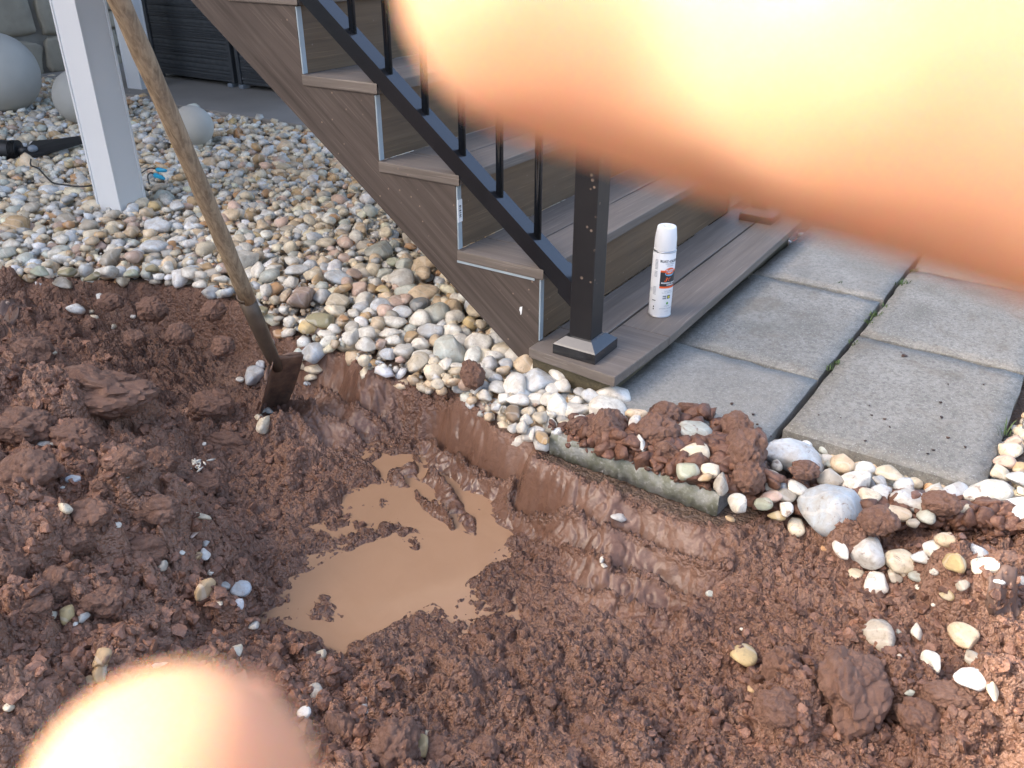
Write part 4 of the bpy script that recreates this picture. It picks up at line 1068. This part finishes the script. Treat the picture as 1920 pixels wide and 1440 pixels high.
# ================================================================== RAILINGS
PXc, PYc = 0.0177, 0.1335
rail_m = G_SLOPE
def railing(name, x, label, near):
    t = thing(name, label, 'railing', (x, PYc, 0), 'black metal stair railings')
    w = 0.0291
    obj('newel_post', box(-w, w, -w, w, 0.03, 1.06, 0.002), m_black, t)
    bw = 0.0574
    bm = bmesh.new()
    def ringv(h, z): return [bm.verts.new((sx*h, sy*h, z)) for sx, sy in ((-1, -1), (1, -1), (1, 1), (-1, 1))]
    R_ = [ringv(bw, 0.001), ringv(bw, 0.026), ringv(bw-0.0035, 0.029), ringv(w+0.006, 0.044), ringv(w+0.0015, 0.046)]
    for a, b2 in zip(R_, R_[1:]):
        for i in range(4): bm.faces.new((a[i], a[(i+1) % 4], b2[(i+1) % 4], b2[i]))
    bm.faces.new(R_[0][::-1]); bm.faces.new(R_[-1])
    obj('post_base', bm, m_rail, t)
    cp = bmesh.new()
    for h0, z0, z1 in ((w+0.007, 1.061, 1.075), (w+0.001, 1.075, 1.082)):
        vs = [[cp.verts.new((sx*h0, sy*h0, z)) for sx, sy in ((-1, -1), (1, -1), (1, 1), (-1, 1))] for z in (z0, z1)]
        for i in range(4): cp.faces.new((vs[0][i], vs[0][(i+1) % 4], vs[1][(i+1) % 4], vs[1][i]))
        cp.faces.new(vs[0][::-1]); cp.faces.new(vs[1])
    obj('post_cap', cp, m_rail, t)
    sl = r_/g_; ye = 2.05
    def bar(z_at, hv, half, y0, y1):
        return sprism([(y0, z_at+sl*y0), (y1, z_at+sl*y1), (y1, z_at-hv+sl*y1), (y0, z_at-hv+sl*y0)], -half, half)
    zt = 0.047+sl*PYc
    bm = bar(zt, 0.022, 0.0235, 0.033, ye)
    obj('bottom_rail', bm, m_rail, t)
    obj('rail_web', bar(zt-0.0225, 0.034, 0.0185, 0.033, ye), m_rail, t)
    obj('rail_bracket', bar(zt+0.003, 0.062, 0.0262, 0.0295, 0.066), m_rail, t)
    obj('top_rail', bar(zt+0.82, 0.045, 0.024, 0.033, ye), m_rail, t)
    for k in range(17):
        y = 0.2740-PYc + 0.1072*k
        zb = zt + sl*(y-0.0085)
        obj('baluster', tube([(0, y, zb-0.006), (0, y, zb+0.80)], 0.0092, 14), m_rail, t)
    return t
railing('stair_railing', PXc, 'black metal stair railing beside the skirt, speckled newel post with base plate', True)
railing('stair_railing', 1.2858, 'black metal stair railing on the far side of the stairs behind the fingers', False)

# ================================================================== SPRAY CAN
cb = (G(1237, 594, 0)+G(1218, 592, 0)+G(1256, 590, 0))/3
px_c = pxm(cb)
CR = 0.0274; CH = 0.232
cc = G(1236, 588, 0.0)
can = thing('spray_can', 'white spray paint can with orange and black label standing on the lowest step', 'spray can', (cc[0], cc[1], 0.0005))
can.scale = (1.07, 1.07, 1.06)
obj('body', lathe([(0, 0.002), (CR-0.003, 0.002), (CR-0.001, 0.0), (CR, 0.003), (CR, 0.1655), (CR-0.0015, 0.168), (CR-0.004, 0.1715)], 48), m_canw, can)
obj('base_rim', lathe([(CR+0.0004, 0.0), (CR+0.0009, 0.0015), (CR+0.0004, 0.0035), (CR-0.001, 0.0035)], 48), m_tin, can)
obj('shoulder_rim', lathe([(CR-0.003, 0.1665), (CR+0.0004, 0.167), (CR+0.0009, 0.1685), (CR, 0.1703), (CR-0.003, 0.1706)], 48), m_tin, can)
cap = obj('cap', lathe([(CR-0.0012, 0.1712), (CR-0.001, 0.174), (CR-0.0016, 0.199), (CR-0.0048, 0.2245), (CR-0.0062, 0.2272), (CR-0.0085, 0.2275), (CR-0.011, 0.2262), (0, 0.2255)], 48), m_cap, can)
obj('cap_button', lathe([(0.0085, 0.2262), (0.0080, 0.2282), (0, 0.2286)], 24), m_cap, cap)
# printed label wrapped on the cylinder: x = arc length from the label middle, y = height
view_az = math.atan2(CC[1]-cc[1], CC[0]-cc[0])
LAB0 = view_az + 0.62                               # label middle turned to the right, as seen
def wrap(pts2, lift):
    out = []
    for x, y in pts2:
        a = LAB0 + x/CR
        out.append(((CR+lift)*math.cos(a), (CR+lift)*math.sin(a), y))
    return out
def band(x0, x1, y0, y1, mat, lift, name, n=14):
    bm = bmesh.new(); prev = None
    for t in np.linspace(x0, x1, n):
        p = [bm.verts.new(c) for c in wrap([(t, y0), (t, y1)], lift)]
        if prev: bm.faces.new((prev[0], p[0], p[1], prev[1]))
        prev = p
    for f in bm.faces: f.smooth = True
    return obj(name, bm, mat, can)
def oval(cx_, cy_, rx, ry, mat, lift, name, half=None):
    bm = bmesh.new(); ring = []
    c = bm.verts.new(wrap([(cx_, cy_)], lift)[0])
    for k in range(25):
        a = 2*math.pi*k/24
        x, y = cx_+rx*math.cos(a), cy_+ry*math.sin(a)
        if half == 'low': y = min(y, cy_-ry*0.15)
        ring.append(bm.verts.new(wrap([(x, y)], lift)[0]))
    for k in range(24): bm.faces.new((c, ring[k], ring[k+1]))
    return obj(name, bm, mat, can)
def text(s, x, y, size, mat, lift, name='lettering', shear=0.0, bold=0.0):
    cu_ = bpy.data.curves.new('lettering', 'FONT'); cu_.body = s; cu_.size = size; cu_.align_x = 'CENTER'; cu_.shear = shear; cu_.offset = bold
    o = bpy.data.objects.new('lettering', cu_); COL.objects.link(o)
    dg = bpy.context.evaluated_depsgraph_get(); me = bpy.data.meshes.new_from_object(o.evaluated_get(dg))
    COL.objects.unlink(o); bpy.data.objects.remove(o)
    n = len(me.vertices); co = np.zeros(n*3); me.vertices.foreach_get('co', co); co = co.reshape(-1, 3)
    w = np.array(wrap([(px_+x, py_+y) for px_, py_ in co[:, :2]], lift)).reshape(-1, 3)
    me.vertices.foreach_set('co', w.ravel()); me.update(); me.materials.clear()
    return obj(name, me, mat, can)
band(-0.0225, 0.0225, 0.078, 0.124, m_orange, 0.0003, 'label_band')
band(-0.0225, 0.0225, 0.083, 0.1195, m_charcoal, 0.0006, 'label_panel')
oval(0.0, 0.1225, 0.0125, 0.0085, m_orange, 0.0012, 'label_oval')
oval(0.0, 0.1165, 0.0118, 0.0065, m_blue, 0.0009, 'label_wave')
text('RUST-OLEUM', 0, 0.1445, 0.0084, m_charcoal, 0.0006, bold=0.00025)
text('INDUSTRIAL', 0, 0.1395, 0.0044, m_greyp, 0.0006)
text('CHOICE', 0, 0.1345, 0.0044, m_greyp, 0.0006)
text('Precision', 0, 0.1235, 0.0056, m_canw, 0.0015, shear=0.2, bold=0.0002)
text('Line', 0, 0.1185, 0.0056, m_canw, 0.0015, shear=0.2, bold=0.0002)
text('36', -0.006, 0.0965, 0.014, m_orange, 0.0009, shear=0.4, bold=0.0003)
text('MARKING PAINT', 0, 0.0905, 0.0050, m_canw, 0.0009, bold=0.0002)
text('INVERTED', 0.004, 0.0855, 0.0042, m_canw, 0.0009, bold=0.0002)
text('Solvent Based', 0, 0.0700, 0.0036, m_greyp, 0.0006)
text('Fast Dry Marking Paint', 0, 0.0655, 0.0034, m_greyp, 0.0006)
band(-0.0125, -0.0035, 0.0500, 0.0590, m_greyp, 0.0006, 'label_square')
text('MAX', -0.008, 0.0530, 0.0042, m_canw, 0.0009, bold=0.0001)
band(-0.0012, 0.0072, 0.0505, 0.0595, m_charcoal, 0.0006, 'label_square')
oval(0.003, 0.055, 0.003, 0.003, m_yel, 0.0009, 'label_dot')
oval(0.0005, 0.0385, 0.0028, 0.0034, m_grn, 0.0006, 'label_dot')
text('DANGER', 0.0, 0.0305, 0.0032, m_greyp, 0.0006)
text('EXTREMELY FLAMMABLE', 0, 0.0235, 0.0034, m_greyp, 0.0006)
text('17 OZ', 0, 0.0160, 0.0034, m_greyp, 0.0006)
for k, (y0, y1) in enumerate([(0.126, 0.154), (0.106, 0.124), (0.060, 0.085)]):
    for j in range(int((y1-y0)/0.0032)):
        band(-0.0385, -0.0300, y0+j*0.0032, y0+j*0.0032+0.0011, m_greyp, 0.0005, 'fine_print', 5)
band(-0.0385, -0.0290, 0.0435, 0.0455, m_charcoal, 0.0006, 'fine_print', 5)
for j, y in enumerate((0.020, 0.026)): band(-0.0345, -0.0315, y, y+0.004, m_charcoal, 0.0006, 'fine_print', 3)
# the little pale stone behind the can, on the lowest tread
P = G(1214, 446, 0.004)
add_pebble(G(1213, 470, 0.015), 0.012, 0.016, 0.016, COLS['cream'], False, 'cream stone sitting on the step right behind the spray can', 'stones on the step')

# ================================================================== SHOVEL
S0 = AT(513, 676, 2.08); S1 = AT(213, -10, 1.38)
ax = (S0-S1)/np.linalg.norm(S0-S1)                  # down the handle
SOCK = AT(452, 548, 2.08-(2.08-1.38)*0.205)
tS = (SOCK-S0) @ (-ax)
shovel = thing('shovel', 'muddy long wooden handled shovel stuck in the hole', 'shovel', tuple(S0))
wv = RC.T @ np.array([0.097, -0.080, 0.115]); wv -= ax*(wv @ ax); wv /= np.linalg.norm(wv)
nv = np.cross(ax, wv);
if nv @ (CC-S0) < 0: nv = -nv
def SL(a, w, n): return tuple(ax*a + wv*w + nv*n)
hp = [np.array(SL(-tS-0.0 - s, 0.004*math.sin(s*3), 0.004*math.sin(s*2+1))) for s in np.linspace(0.0, 1.25, 22)]
hr = [0.0178+0.0008*math.sin(s*9) for s in range(20)] + [0.0165, 0.010]
obj('handle', tube(hp, hr, 18), m_handle, shovel)
obj('socket', tube([SL(-tS-0.012, 0, 0), SL(-tS*0.55, 0, 0), SL(-0.03, 0, 0.0), SL(0.03, 0, 0.004)], [0.0192, 0.0188, 0.0170, 0.0120], 18), m_socket, shovel)
obj('ferrule', tube([SL(-tS-0.016, 0, 0), SL(-tS-0.006, 0, 0)], [0.0200, 0.0200], 18), m_socket, shovel)
axb = ax + RC.T @ np.array([-0.40, 0.0, 0.0]); axb /= np.linalg.norm(axb)
wvb = wv - axb*(wv @ axb); wvb /= np.linalg.norm(wvb); nvb = np.cross(axb, wvb)
if nvb @ (CC-S0) < 0: nvb = -nvb
def SB(a, w, n): return tuple(axb*a + wvb*w + nvb*n)
bm = bmesh.new(); grid = {}
na, nw = 22, 16
for i in range(na+1):
    a = i/na
    for j in range(nw+1):
        w = (j/nw-0.5)*2
        half = 0.066*(1.0 if a < 0.55 else math.sqrt(max(0.02, 1-((a-0.55)/0.47)**2)))
        dish = 0.026*(w*w) - 0.014*math.exp(-(w*5)**2)*(1-a) + 0.010*math.cos(a*2.2)
        al = a*0.265 - 0.004 + 0.014*math.exp(-(w*3.0)**2)*(-1 if a < 0.1 else 0)
        grid[i, j] = bm.verts.new(SB(al, w*half, dish))
for i in range(na):
    for j in range(nw): f = bm.faces.new((grid[i, j], grid[i+1, j], grid[i+1, j+1], grid[i, j+1])); f.smooth = True
blade_me = obj('blade', bm, m_rust, shovel)
md = blade_me.modifiers.new('thick', 'SOLIDIFY'); md.thickness = 0.0028
for s in (-1, 1):
    stp = tube([SB(-0.004, s*0.022, 0.006), SB(-0.006, s*0.042, 0.015), SB(-0.004, s*0.063, 0.032)], [0.0045, 0.005, 0.0045], 8)
    obj('foot_step', stp, m_rust, shovel)

# ================================================================== BACK OF THE PLACE
slab = obj('concrete_slab', prism([(1.75, 0.4), (6, 0.4), (6, 5.8), (1.95, 5.8), (1.82, 4.45), (1.755, 3.9)], -0.13, -0.062, 0.006), m_slab)
tag(slab, 'grey concrete slab under the deck stairs', kind='structure')
def post(name, x, y, label, w=0.062, yaw=0.12):
    t = thing(name, label, 'post', (x, y, -0.10), 'white deck posts'); t.rotation_euler = (0, 0, yaw)
    obj('shaft', box(-w, w, -w, w, 0, 2.72, 0.003), m_white, t)
    for sx in (-1, 1):
        obj('corner_trim', box(sx*w-0.0045, sx*w+0.0045, -w-0.0045, -w+0.006, 0.0, 2.72, 0.0015), m_white, t)
    obj('corner_trim', box(-w-0.0045, -w+0.006, w-0.0045, w+0.0045, 0.0, 2.72, 0.0015), m_white, t)
pb = G(213, 398, -0.085)
post('deck_post', pb[0]+0.075, pb[1]+0.05, 'white boxed deck post standing in the gravel beside the shovel handle')
pb2 = G(262, 170, -0.07)
post('deck_post', pb2[0]+0.06, pb2[1]+0.05, 'farther white deck post behind the shovel handle')
def ball(u, v, rpx, z, label):
    P = G(u, v, z); r0 = rpx/pxm(P)
    # centre so that it rests in the gravel
    for _ in range(8):
        P = G(u, v, -0.085+r0*0.93); r0 = rpx/pxm(P)
    me_ = bmesh.new(); bmesh.ops.create_uvsphere(me_, u_segments=48, v_segments=28, radius=r0)
    for vv_ in me_.verts:
        vv_.co *= 1+0.006*math.sin(vv_.co.x*31+1)*math.sin(vv_.co.y*23)*math.sin(vv_.co.z*27+2)
    for f in me_.faces: f.smooth = True
    o = obj('garden_ball', me_, m_sphere); o.location = P; tag(o, label, 'ball', 'concrete garden balls in the gravel')
ball(-5, 138, 73, 0, 'largest concrete garden ball by the stone wall')
ball(153, 182, 50, 0, 'middle concrete garden ball half hidden behind the white post')
ball(361, 237, 38, 0, 'smallest concrete garden ball right of the shovel handle')

# house: stone veneer foot, siding, roof; its shade covers the hole
house = thing('house', 'house with a buff stone wall foot behind the gravel', 'house', (0, 5.9, -0.1))
WX0, WX1 = -17.0, 9.0
obj('wall', box(WX0, WX1, 0.06, 0.30, 0.0, 6.86), m_siding, house)
obj('stone_backing', box(WX0, WX1, 0.030, 0.0595, 0.0, 1.5), m_mortar, house)
def wall_stone(x0, x1, z0, z1, seed):
    r = np.random.default_rng(seed)
    V, F = I3; o = V.copy()
    o = np.sign(o)*np.abs(o)**0.42
    o = o*(1+0.05*r.normal(size=(1, 3)))
    o = o*(1+0.16*vnoise(V[:, 0]*2+seed, V[:, 2]*2+V[:, 1], 5)[:, None])
    o = o/np.abs(o).max(0)
    o = o*((x1-x0)/2-0.005, 0.035+0.012*r.random(), (z1-z0)/2-0.005)
    a = 0.05*r.normal(); ca_, sa_ = math.cos(a), math.sin(a)
    o = np.c_[o[:, 0]*ca_-o[:, 2]*sa_, o[:, 1], o[:, 0]*sa_+o[:, 2]*ca_]
    s = obj('wall_stone', mesh_np('wall_stone', o + np.array([(x0+x1)/2, 0.025, (z0+z1)/2]), F), m_wallstone, house); return s
zc = 0.0; sdn = 0; rw = np.random.default_rng(8)
while zc < 1.15:
    hrow = rw.uniform(0.24, 0.36); x = 0.6
    while x < 3.4:
        w = rw.uniform(0.26, 0.58)
        if rw.random() < 0.35:
            m_ = hrow*rw.uniform(.4, .6); wall_stone(x, x+w, zc, zc+m_, sdn); wall_stone(x, x+w, zc+m_, zc+hrow, sdn+1)
        else: wall_stone(x, x+w, zc, zc+hrow, sdn)
        sdn += 2; x += w
    zc += hrow
obj('roof', sprism([(-0.35, 6.77), (0.35, 7.06), (4.0, 9.11), (4.0, 8.91), (0.35, 6.88), (-0.35, 6.65)][::-1], WX0-0.4, WX1+0.4), m_roof, house)

# black woven garden boxes under the stairs
def wicker(name, xf, y0, y1, hgt, label):
    t = thing(name, label, 'storage box', (xf, y0, -0.061), 'black woven garden boxes')
    ln = y1-y0
    obj('carcass', box(0.012, 0.6, 0.006, ln-0.006, 0.028, hgt-0.01), m_plastic, t)
    rww = np.random.default_rng(int(ln*1000)); z = 0.03
    mesh_cache = {}
    while z < hgt-0.03:
        bh = rww.choice([0.010, 0.014, 0.022, 0.034])
        bm = bmesh.new(); prev = None; ph = rww.uniform(0, 6)
        for y in np.arange(0.03, ln-0.03, 0.012):
            o_ = 0.0035*math.sin(y*260+ph) if bh < 0.03 else 0.001*math.sin(y*90+ph)
            cur = [bm.verts.new((0.008+o_, y, z)), bm.verts.new((0.002+o_, y, z+bh*0.5)), bm.verts.new((0.008+o_, y, z+bh*0.92))]
            if prev:
                for q_ in range(2): f = bm.faces.new((prev[q_], cur[q_], cur[q_+1], prev[q_+1])); f.smooth = True
            prev = cur
        obj('woven_strand', bm, m_wicker, t); z += bh
    for y in (0.0, ln-0.03): obj('corner_edge', box(-0.006, 0.03, y, y+0.03, 0.026, hgt, 0.004), m_wicker, t)
    obj('lid', box(-0.014, 0.61, -0.01, ln+0.01, hgt+0.001, hgt+0.03, 0.006), m_wicker, t)
    for y in (0.02, ln-0.05): obj('foot', box(-0.012, 0.05, y, y+0.045, 0.0, 0.0255, 0.004), m_greyp, t)
wicker('storage_box', 2.372, 4.13, 4.98, 0.72, 'black woven garden box behind the farther white post')
wicker('storage_box', 2.372, 3.22, 4.09, 0.72, 'black woven garden box half hidden by the stair skirt')

# deck overhead: posts carry it, the stairs lead to it
deck = thing('deck', 'raised deck carried by the white posts', 'deck', (0, 2.2, 2.62)); deck['kind'] = 'structure'
obj('beam', box(-0.2, 3.58, 0.0, 0.09, -0.02, 0.2), m_white, deck)
for k in range(25):
    obj('deck_board', box(-0.35, 3.58, 0.02+k*0.145, 0.02+k*0.145+0.139, 0.202, 0.228), m_tread, deck)

# solar spotlight lying on the gravel, wire and connectors
sl = G(40, 283, -0.05)
ex = RC.T @ np.array([1, 0, 0]); ex[2] = 0; ex /= np.linalg.norm(ex); ey = np.array([-ex[1], ex[0], 0]); ez = np.array([0, 0, 1.])
spot = thing('garden_spotlight', 'black garden spotlight lying on the gravel left of the white post', 'spotlight', tuple(sl))
ssc = 1/pxm(sl)
def SP(a, b, c): return ex*a*ssc + ey*b*ssc + ez*c*ssc
head = obj('lamp_head', tube([SP(-75, 6, 2), SP(-70, 6, 3), SP(-20, 2, 1), SP(-12, 2, 1)], [17*ssc, 20*ssc, 17*ssc, 13*ssc], 20), m_plastic, spot)
for k in range(6): obj('cooling_fin', tube([SP(-19+k*2.6, 2, 1), SP(-18+k*2.6, 2, 1)], [18.5*ssc, 18.5*ssc], 20), m_plastic, head)
obj('swivel', tube([SP(-12, 1, 1), SP(18, -2, 0)], 8*ssc, 12), m_plastic, spot)
bm = bmesh.new()
pl = [(10, 26, 12), (10, -14, 2), (28, -22, -4), (105, 40, 10), (98, 55, 16), (60, 38, 14)]
top_ = [bm.verts.new(tuple(SP(a, b_*1.2, c))) for a, b_, c in pl]; bot_ = [bm.verts.new(tuple(SP(a, b_*1.2, c-5))) for a, b_, c in pl]
bm.faces.new(top_); bm.faces.new(bot_[::-1])
for i in range(len(pl)): bm.faces.new((top_[i], bot_[i], bot_[(i+1) % len(pl)], top_[(i+1) % len(pl)]))
obj('stake_blade', bm, m_plastic, spot)
kb = bmesh.new(); bmesh.ops.create_icosphere(kb, subdivisions=2, radius=1)
for vv_ in kb.verts: vv_.co = Vector(SP(27, -8, 6)) + Vector(ex*9*ssc*vv_.co.x + ey*9*ssc*vv_.co.y + ez*7*ssc*vv_.co.z)
obj('tilt_knob', kb, m_greyp, spot)
wire = [G(u, v, -0.05) for u, v in [(58, 298), (58, 310), (72, 316), (85, 330), (100, 343), (125, 347), (150, 350), (180, 347), (215, 345)]]
tag(obj('cable', tube(spline(wire, 6), 0.0035, 8), m_plastic), 'thin black cable running over the gravel to the white post', 'cable')
for k, (uv, lab) in enumerate([([(263, 326), (275, 318), (284, 315), (294, 318)], 'upper blue wire connector beside the white post'), ([(280, 345), (277, 330), (283, 324), (290, 328)], 'lower blue wire connector beside the white post')]):
    cpt = [G(u, v, -0.045) for u, v in uv]
    t = thing('wire_connector', lab, 'connector', tuple(cpt[-1]), 'blue wire connectors by the post')
    obj('wire', tube([p-cpt[-1] for p in spline(cpt, 6)], 0.003, 8), m_plastic, t)
    d = G(uv[-1][0]+18, uv[-1][1]+(2 if k == 0 else 7), -0.045)-cpt[-1]
    obj('cap', tube([d*0, d*0.15, d*0.9, d], [0.008, 0.011, 0.0075, 0.005], 12), m_bluenut, t)

# scraps in the mud
def scrap(name, u, v, n, L0, lab, mat, seed):
    r = np.random.default_rng(seed); P = HIT(u, v, top=0.0); bm = bmesh.new()
    for k in range(n):
        a = r.uniform(0, 6.28); c = np.array([0.014*r.normal(), 0.014*r.normal(), 0.006+0.004*r.random()])
        d = np.array([math.cos(a), math.sin(a), 0.2*r.normal()])*L0*r.uniform(.4, 1)
        tube([c-d, c+0.3*d[::-1]*0.2, c+d], [0.0012, 0.0026, 0.001], 6, bm)
    o = obj(name, bm, mat); o.location = P; tag(o, lab, 'scrap')
scrap('root_scrap', 368, 876, 16, 0.012, 'frayed white fibrous scrap lying on the mud in the hole', m_root, 1)
# folded landscape fabric showing in the bank
def fabric(u0, v0, u1, v1, wid, lab, seed):
    a = HIT(u0, v0, top=-0.02); c = HIT(u1, v1, top=-0.02); r = np.random.default_rng(seed); bm = bmesh.new(); prev = None
    side = np.cross(c-a, [0, 0, 1.]); side /= np.linalg.norm(side)
    for t in np.linspace(0, 1, 18):
        p = a+(c-a)*t; w = wid*math.sin(math.pi*(0.12+0.8*t))
        row = []
        for s in np.linspace(-1, 1, 7):
            x_, y_ = p[0]+side[0]*w*s, p[1]+side[1]*w*s
            row.append(bm.verts.new((x_, y_, ZG(x_, y_)+0.004+0.004*math.sin(s*2.5+t*4+seed)+0.0015*r.normal())))
        if prev:
            for k in range(6): f = bm.faces.new((prev[k], row[k], row[k+1], prev[k+1])); f.smooth = True
        prev = row
    o = obj('fabric_scrap', bm, m_tarp); md_ = o.modifiers.new('thick', 'SOLIDIFY'); md_.thickness = 0.002
    tag(o, lab, 'fabric')
fabric(1850, 1098, 1935, 1150, 0.030, 'torn dark landscape fabric in the mud below the patio edge', 1)
fabric(560, 650, 640, 610, 0.030, 'torn dark landscape fabric hanging behind the shovel blade', 2)
fabric(0, 585, 40, 590, 0.055, 'flap of dark fabric on the far bank', 3)

# ================================================================== HANDS IN FRONT OF THE LENS
def hand(name, label, chains, palm, arm):
    """chains: list of [(point, radius)...] in right/down/forward metres, fused into one skin"""
    Vs, Fs = [], []; off = 0
    def ball_(p, r):
        nonlocal off
        V, F = I2; Vs.append(V*r+p); Fs.append(F+off); off += len(V)
    def bone(p, q_, r0, r1):
        L_ = np.linalg.norm(np.array(q_)-np.array(p)); n = max(2, int(L_/0.0022))
        for t in np.linspace(0, 1, n): ball_(np.array(p)*(1-t)+np.array(q_)*t, r0*(1-t)+r1*t)
    for ch in chains:
        for (p, r0), (q_, r1) in zip(ch, ch[1:]): bone(p, q_, r0, r1)
    for p, q_, r0, r1 in palm: bone(p, q_, r0, r1)
    for p, q_, r0, r1 in arm: bone(p, q_, r0, r1)
    V = np.concatenate(Vs); V = CC + V @ RC
    me = mesh_np(name, V, np.concatenate(Fs))
    tmp = bpy.data.objects.new('tmp', me); COL.objects.link(tmp)
    rm = tmp.modifiers.new('r', 'REMESH'); rm.mode = 'VOXEL'; rm.voxel_size = 0.0016; rm.use_smooth_shade = True
    sm = tmp.modifiers.new('s', 'SMOOTH'); sm.factor = 0.5; sm.iterations = 10
    dg = bpy.context.evaluated_depsgraph_get(); me2 = bpy.data.meshes.new_from_object(tmp.evaluated_get(dg))
    COL.objects.unlink(tmp); bpy.data.objects.remove(tmp)
    me2.materials.clear()
    # origin at the wrist
    o = obj(name, me2, m_skin); tag(o, label, 'hand', 'fingers in front of the lens')
    w0, w1 = np.array(arm[-1][0]), np.array(arm[-1][1])
    d = w1-w0
    sl_ = tube([tuple(K(*(w0+d*0.25))), tuple(K(*(w0+d*0.6))), tuple(K(*(w1+d*0.3)))], [0.036, 0.041, 0.050], 24)
    s_o = obj('sleeve', sl_, m_sleeve, o)
    for ch in chains[:4]:
        (p, r0), (q_, _) = ch[0], ch[1]
        p = np.array(p); q_ = np.array(q_); dd = (p-q_)/np.linalg.norm(p-q_)
        nb = np.array([0, 0, 1.0]); nb -= dd*(nb @ dd); nb /= np.linalg.norm(nb)
        sd2 = np.cross(dd, nb); bm = bmesh.new(); grid_ = {}
        for i in range(7):
            for j in range(7):
                a = (i/6-0.45)*r0*1.2; t_ = (j/6-0.5)*1.3
                pt = p + dd*a*0.95 + (nb*math.cos(t_)+sd2*math.sin(t_))*r0*1.0*math.sqrt(max(0.05, 1-max(0, a/r0)**2))
                grid_[i, j] = bm.verts.new(tuple(K(*pt)))
        for i in range(6):
            for j in range(6): f = bm.faces.new((grid_[i, j], grid_[i+1, j], grid_[i+1, j+1], grid_[i, j+1])); f.smooth = True
        obj('fingernail', bm, m_nail, o)
    return o
def px3(u, v, f): return np.array([(u-960)/FPX*f, (v-720)/FPX*f, f])
# right hand: index and middle finger reach across the lens from the upper right
a0 = px3(1048, -50, 0.040); a1 = px3(1640, 130, 0.0400); a2 = a1+np.array([.022, .007, -.002])
b0 = px3(1690, 62, 0.0315); b1 = b0+np.array([.020, .0075, .0]); b2 = b1+np.array([.022, .010, -.006])
mcp_i = np.array([.088, .000, .012]); mcp_m = np.array([.094, .022, .002]); mcp_r = np.array([.096, .042, -.006]); mcp_p = np.array([.094, .060, -.014])
wr = np.array([.150, .085, -.045])
hand('hand', 'blurred sunlit fingers of a hand covering the upper right of the view',
 [[(a0, .0083), (a1, .0086), (a2, .0090), (mcp_i, .0110)],
  [(b0, .0079), (b1, .0082), (b2, .0088), (mcp_m, .0110)],
  [((.046, .046, .022), .0072), ((.064, .045, .026), .0078), ((.082, .044, .018), .0086), (mcp_r, .0105)],
  [((.056, .064, .010), .0062), ((.070, .063, .014), .0068), ((.084, .061, .006), .0076), (mcp_p, .0095)],
  [((.052, .020, -.034), .0085), ((.076, .026, -.036), .0095), ((.102, .045, -.040), .0125), ((.130, .070, -.046), .0160)]],
 [(mcp_i, wr, .0125, .0190), (mcp_m, wr, .0130, .0190), (mcp_r, wr, .0125, .0190), (mcp_p, wr, .0115, .0180), (mcp_i, mcp_p, .011, .010), (mcp_i*.55+wr*.45, mcp_p*.55+wr*.45, .014, .013)],
 [(wr, wr+np.array([.045, .060, -.070]), .0240, .0270), (wr+np.array([.045, .060, -.070]), wr+np.array([.110, .140, -.190]), .0270, .0350)])
# left hand: one fingertip comes up from below
c0_ = px3(328, 1524, 0.0440); c1_ = c0_+np.array([.0015, .022, .0005]); c2_ = c1_+np.array([-.002, .023, -.010])
nm_i = np.array([-.030, .100, .012]); nm_m = np.array([-.048, .097, .004]); nm_r = np.array([-.066, .092, -.004]); nm_p = np.array([-.082, .084, -.012])
wl = np.array([-.075, .175, -.045])
hand('hand', 'blurred sunlit fingertip of a hand rising at the lower left',
 [[(c0_, .0081), (c1_, .0083), (c2_, .0090), (nm_i, .0110)],
  [((-.042, .040, .020), .0078), ((-.044, .060, .026), .0084), ((-.046, .080, .020), .0090), (nm_m, .0110)],
  [((-.060, .042, .010), .0074), ((-.062, .060, .016), .0080), ((-.064, .077, .010), .0086), (nm_r, .0105)],
  [((-.076, .046, .000), .0064), ((-.078, .058, .006), .0070), ((-.080, .070, .000), .0078), (nm_p, .0095)],
  [((-.022, .044, -.034), .0088), ((-.026, .068, -.036), .0098), ((-.038, .100, -.038), .0125), ((-.058, .140, -.044), .0160)]],
 [(nm_i, wl, .0125, .0190), (nm_m, wl, .0130, .0190), (nm_r, wl, .0125, .0190), (nm_p, wl, .0115, .0180), (nm_i, nm_p, .011, .010), (nm_i*.55+wl*.45, nm_p*.55+wl*.45, .014, .013)],
 [(wl, wl+np.array([-.030, .070, -.070]), .0240, .0270), (wl+np.array([-.030, .070, -.070]), wl+np.array([-.080, .160, -.200]), .0270, .0350)])
print('objects', len(bpy.data.objects))
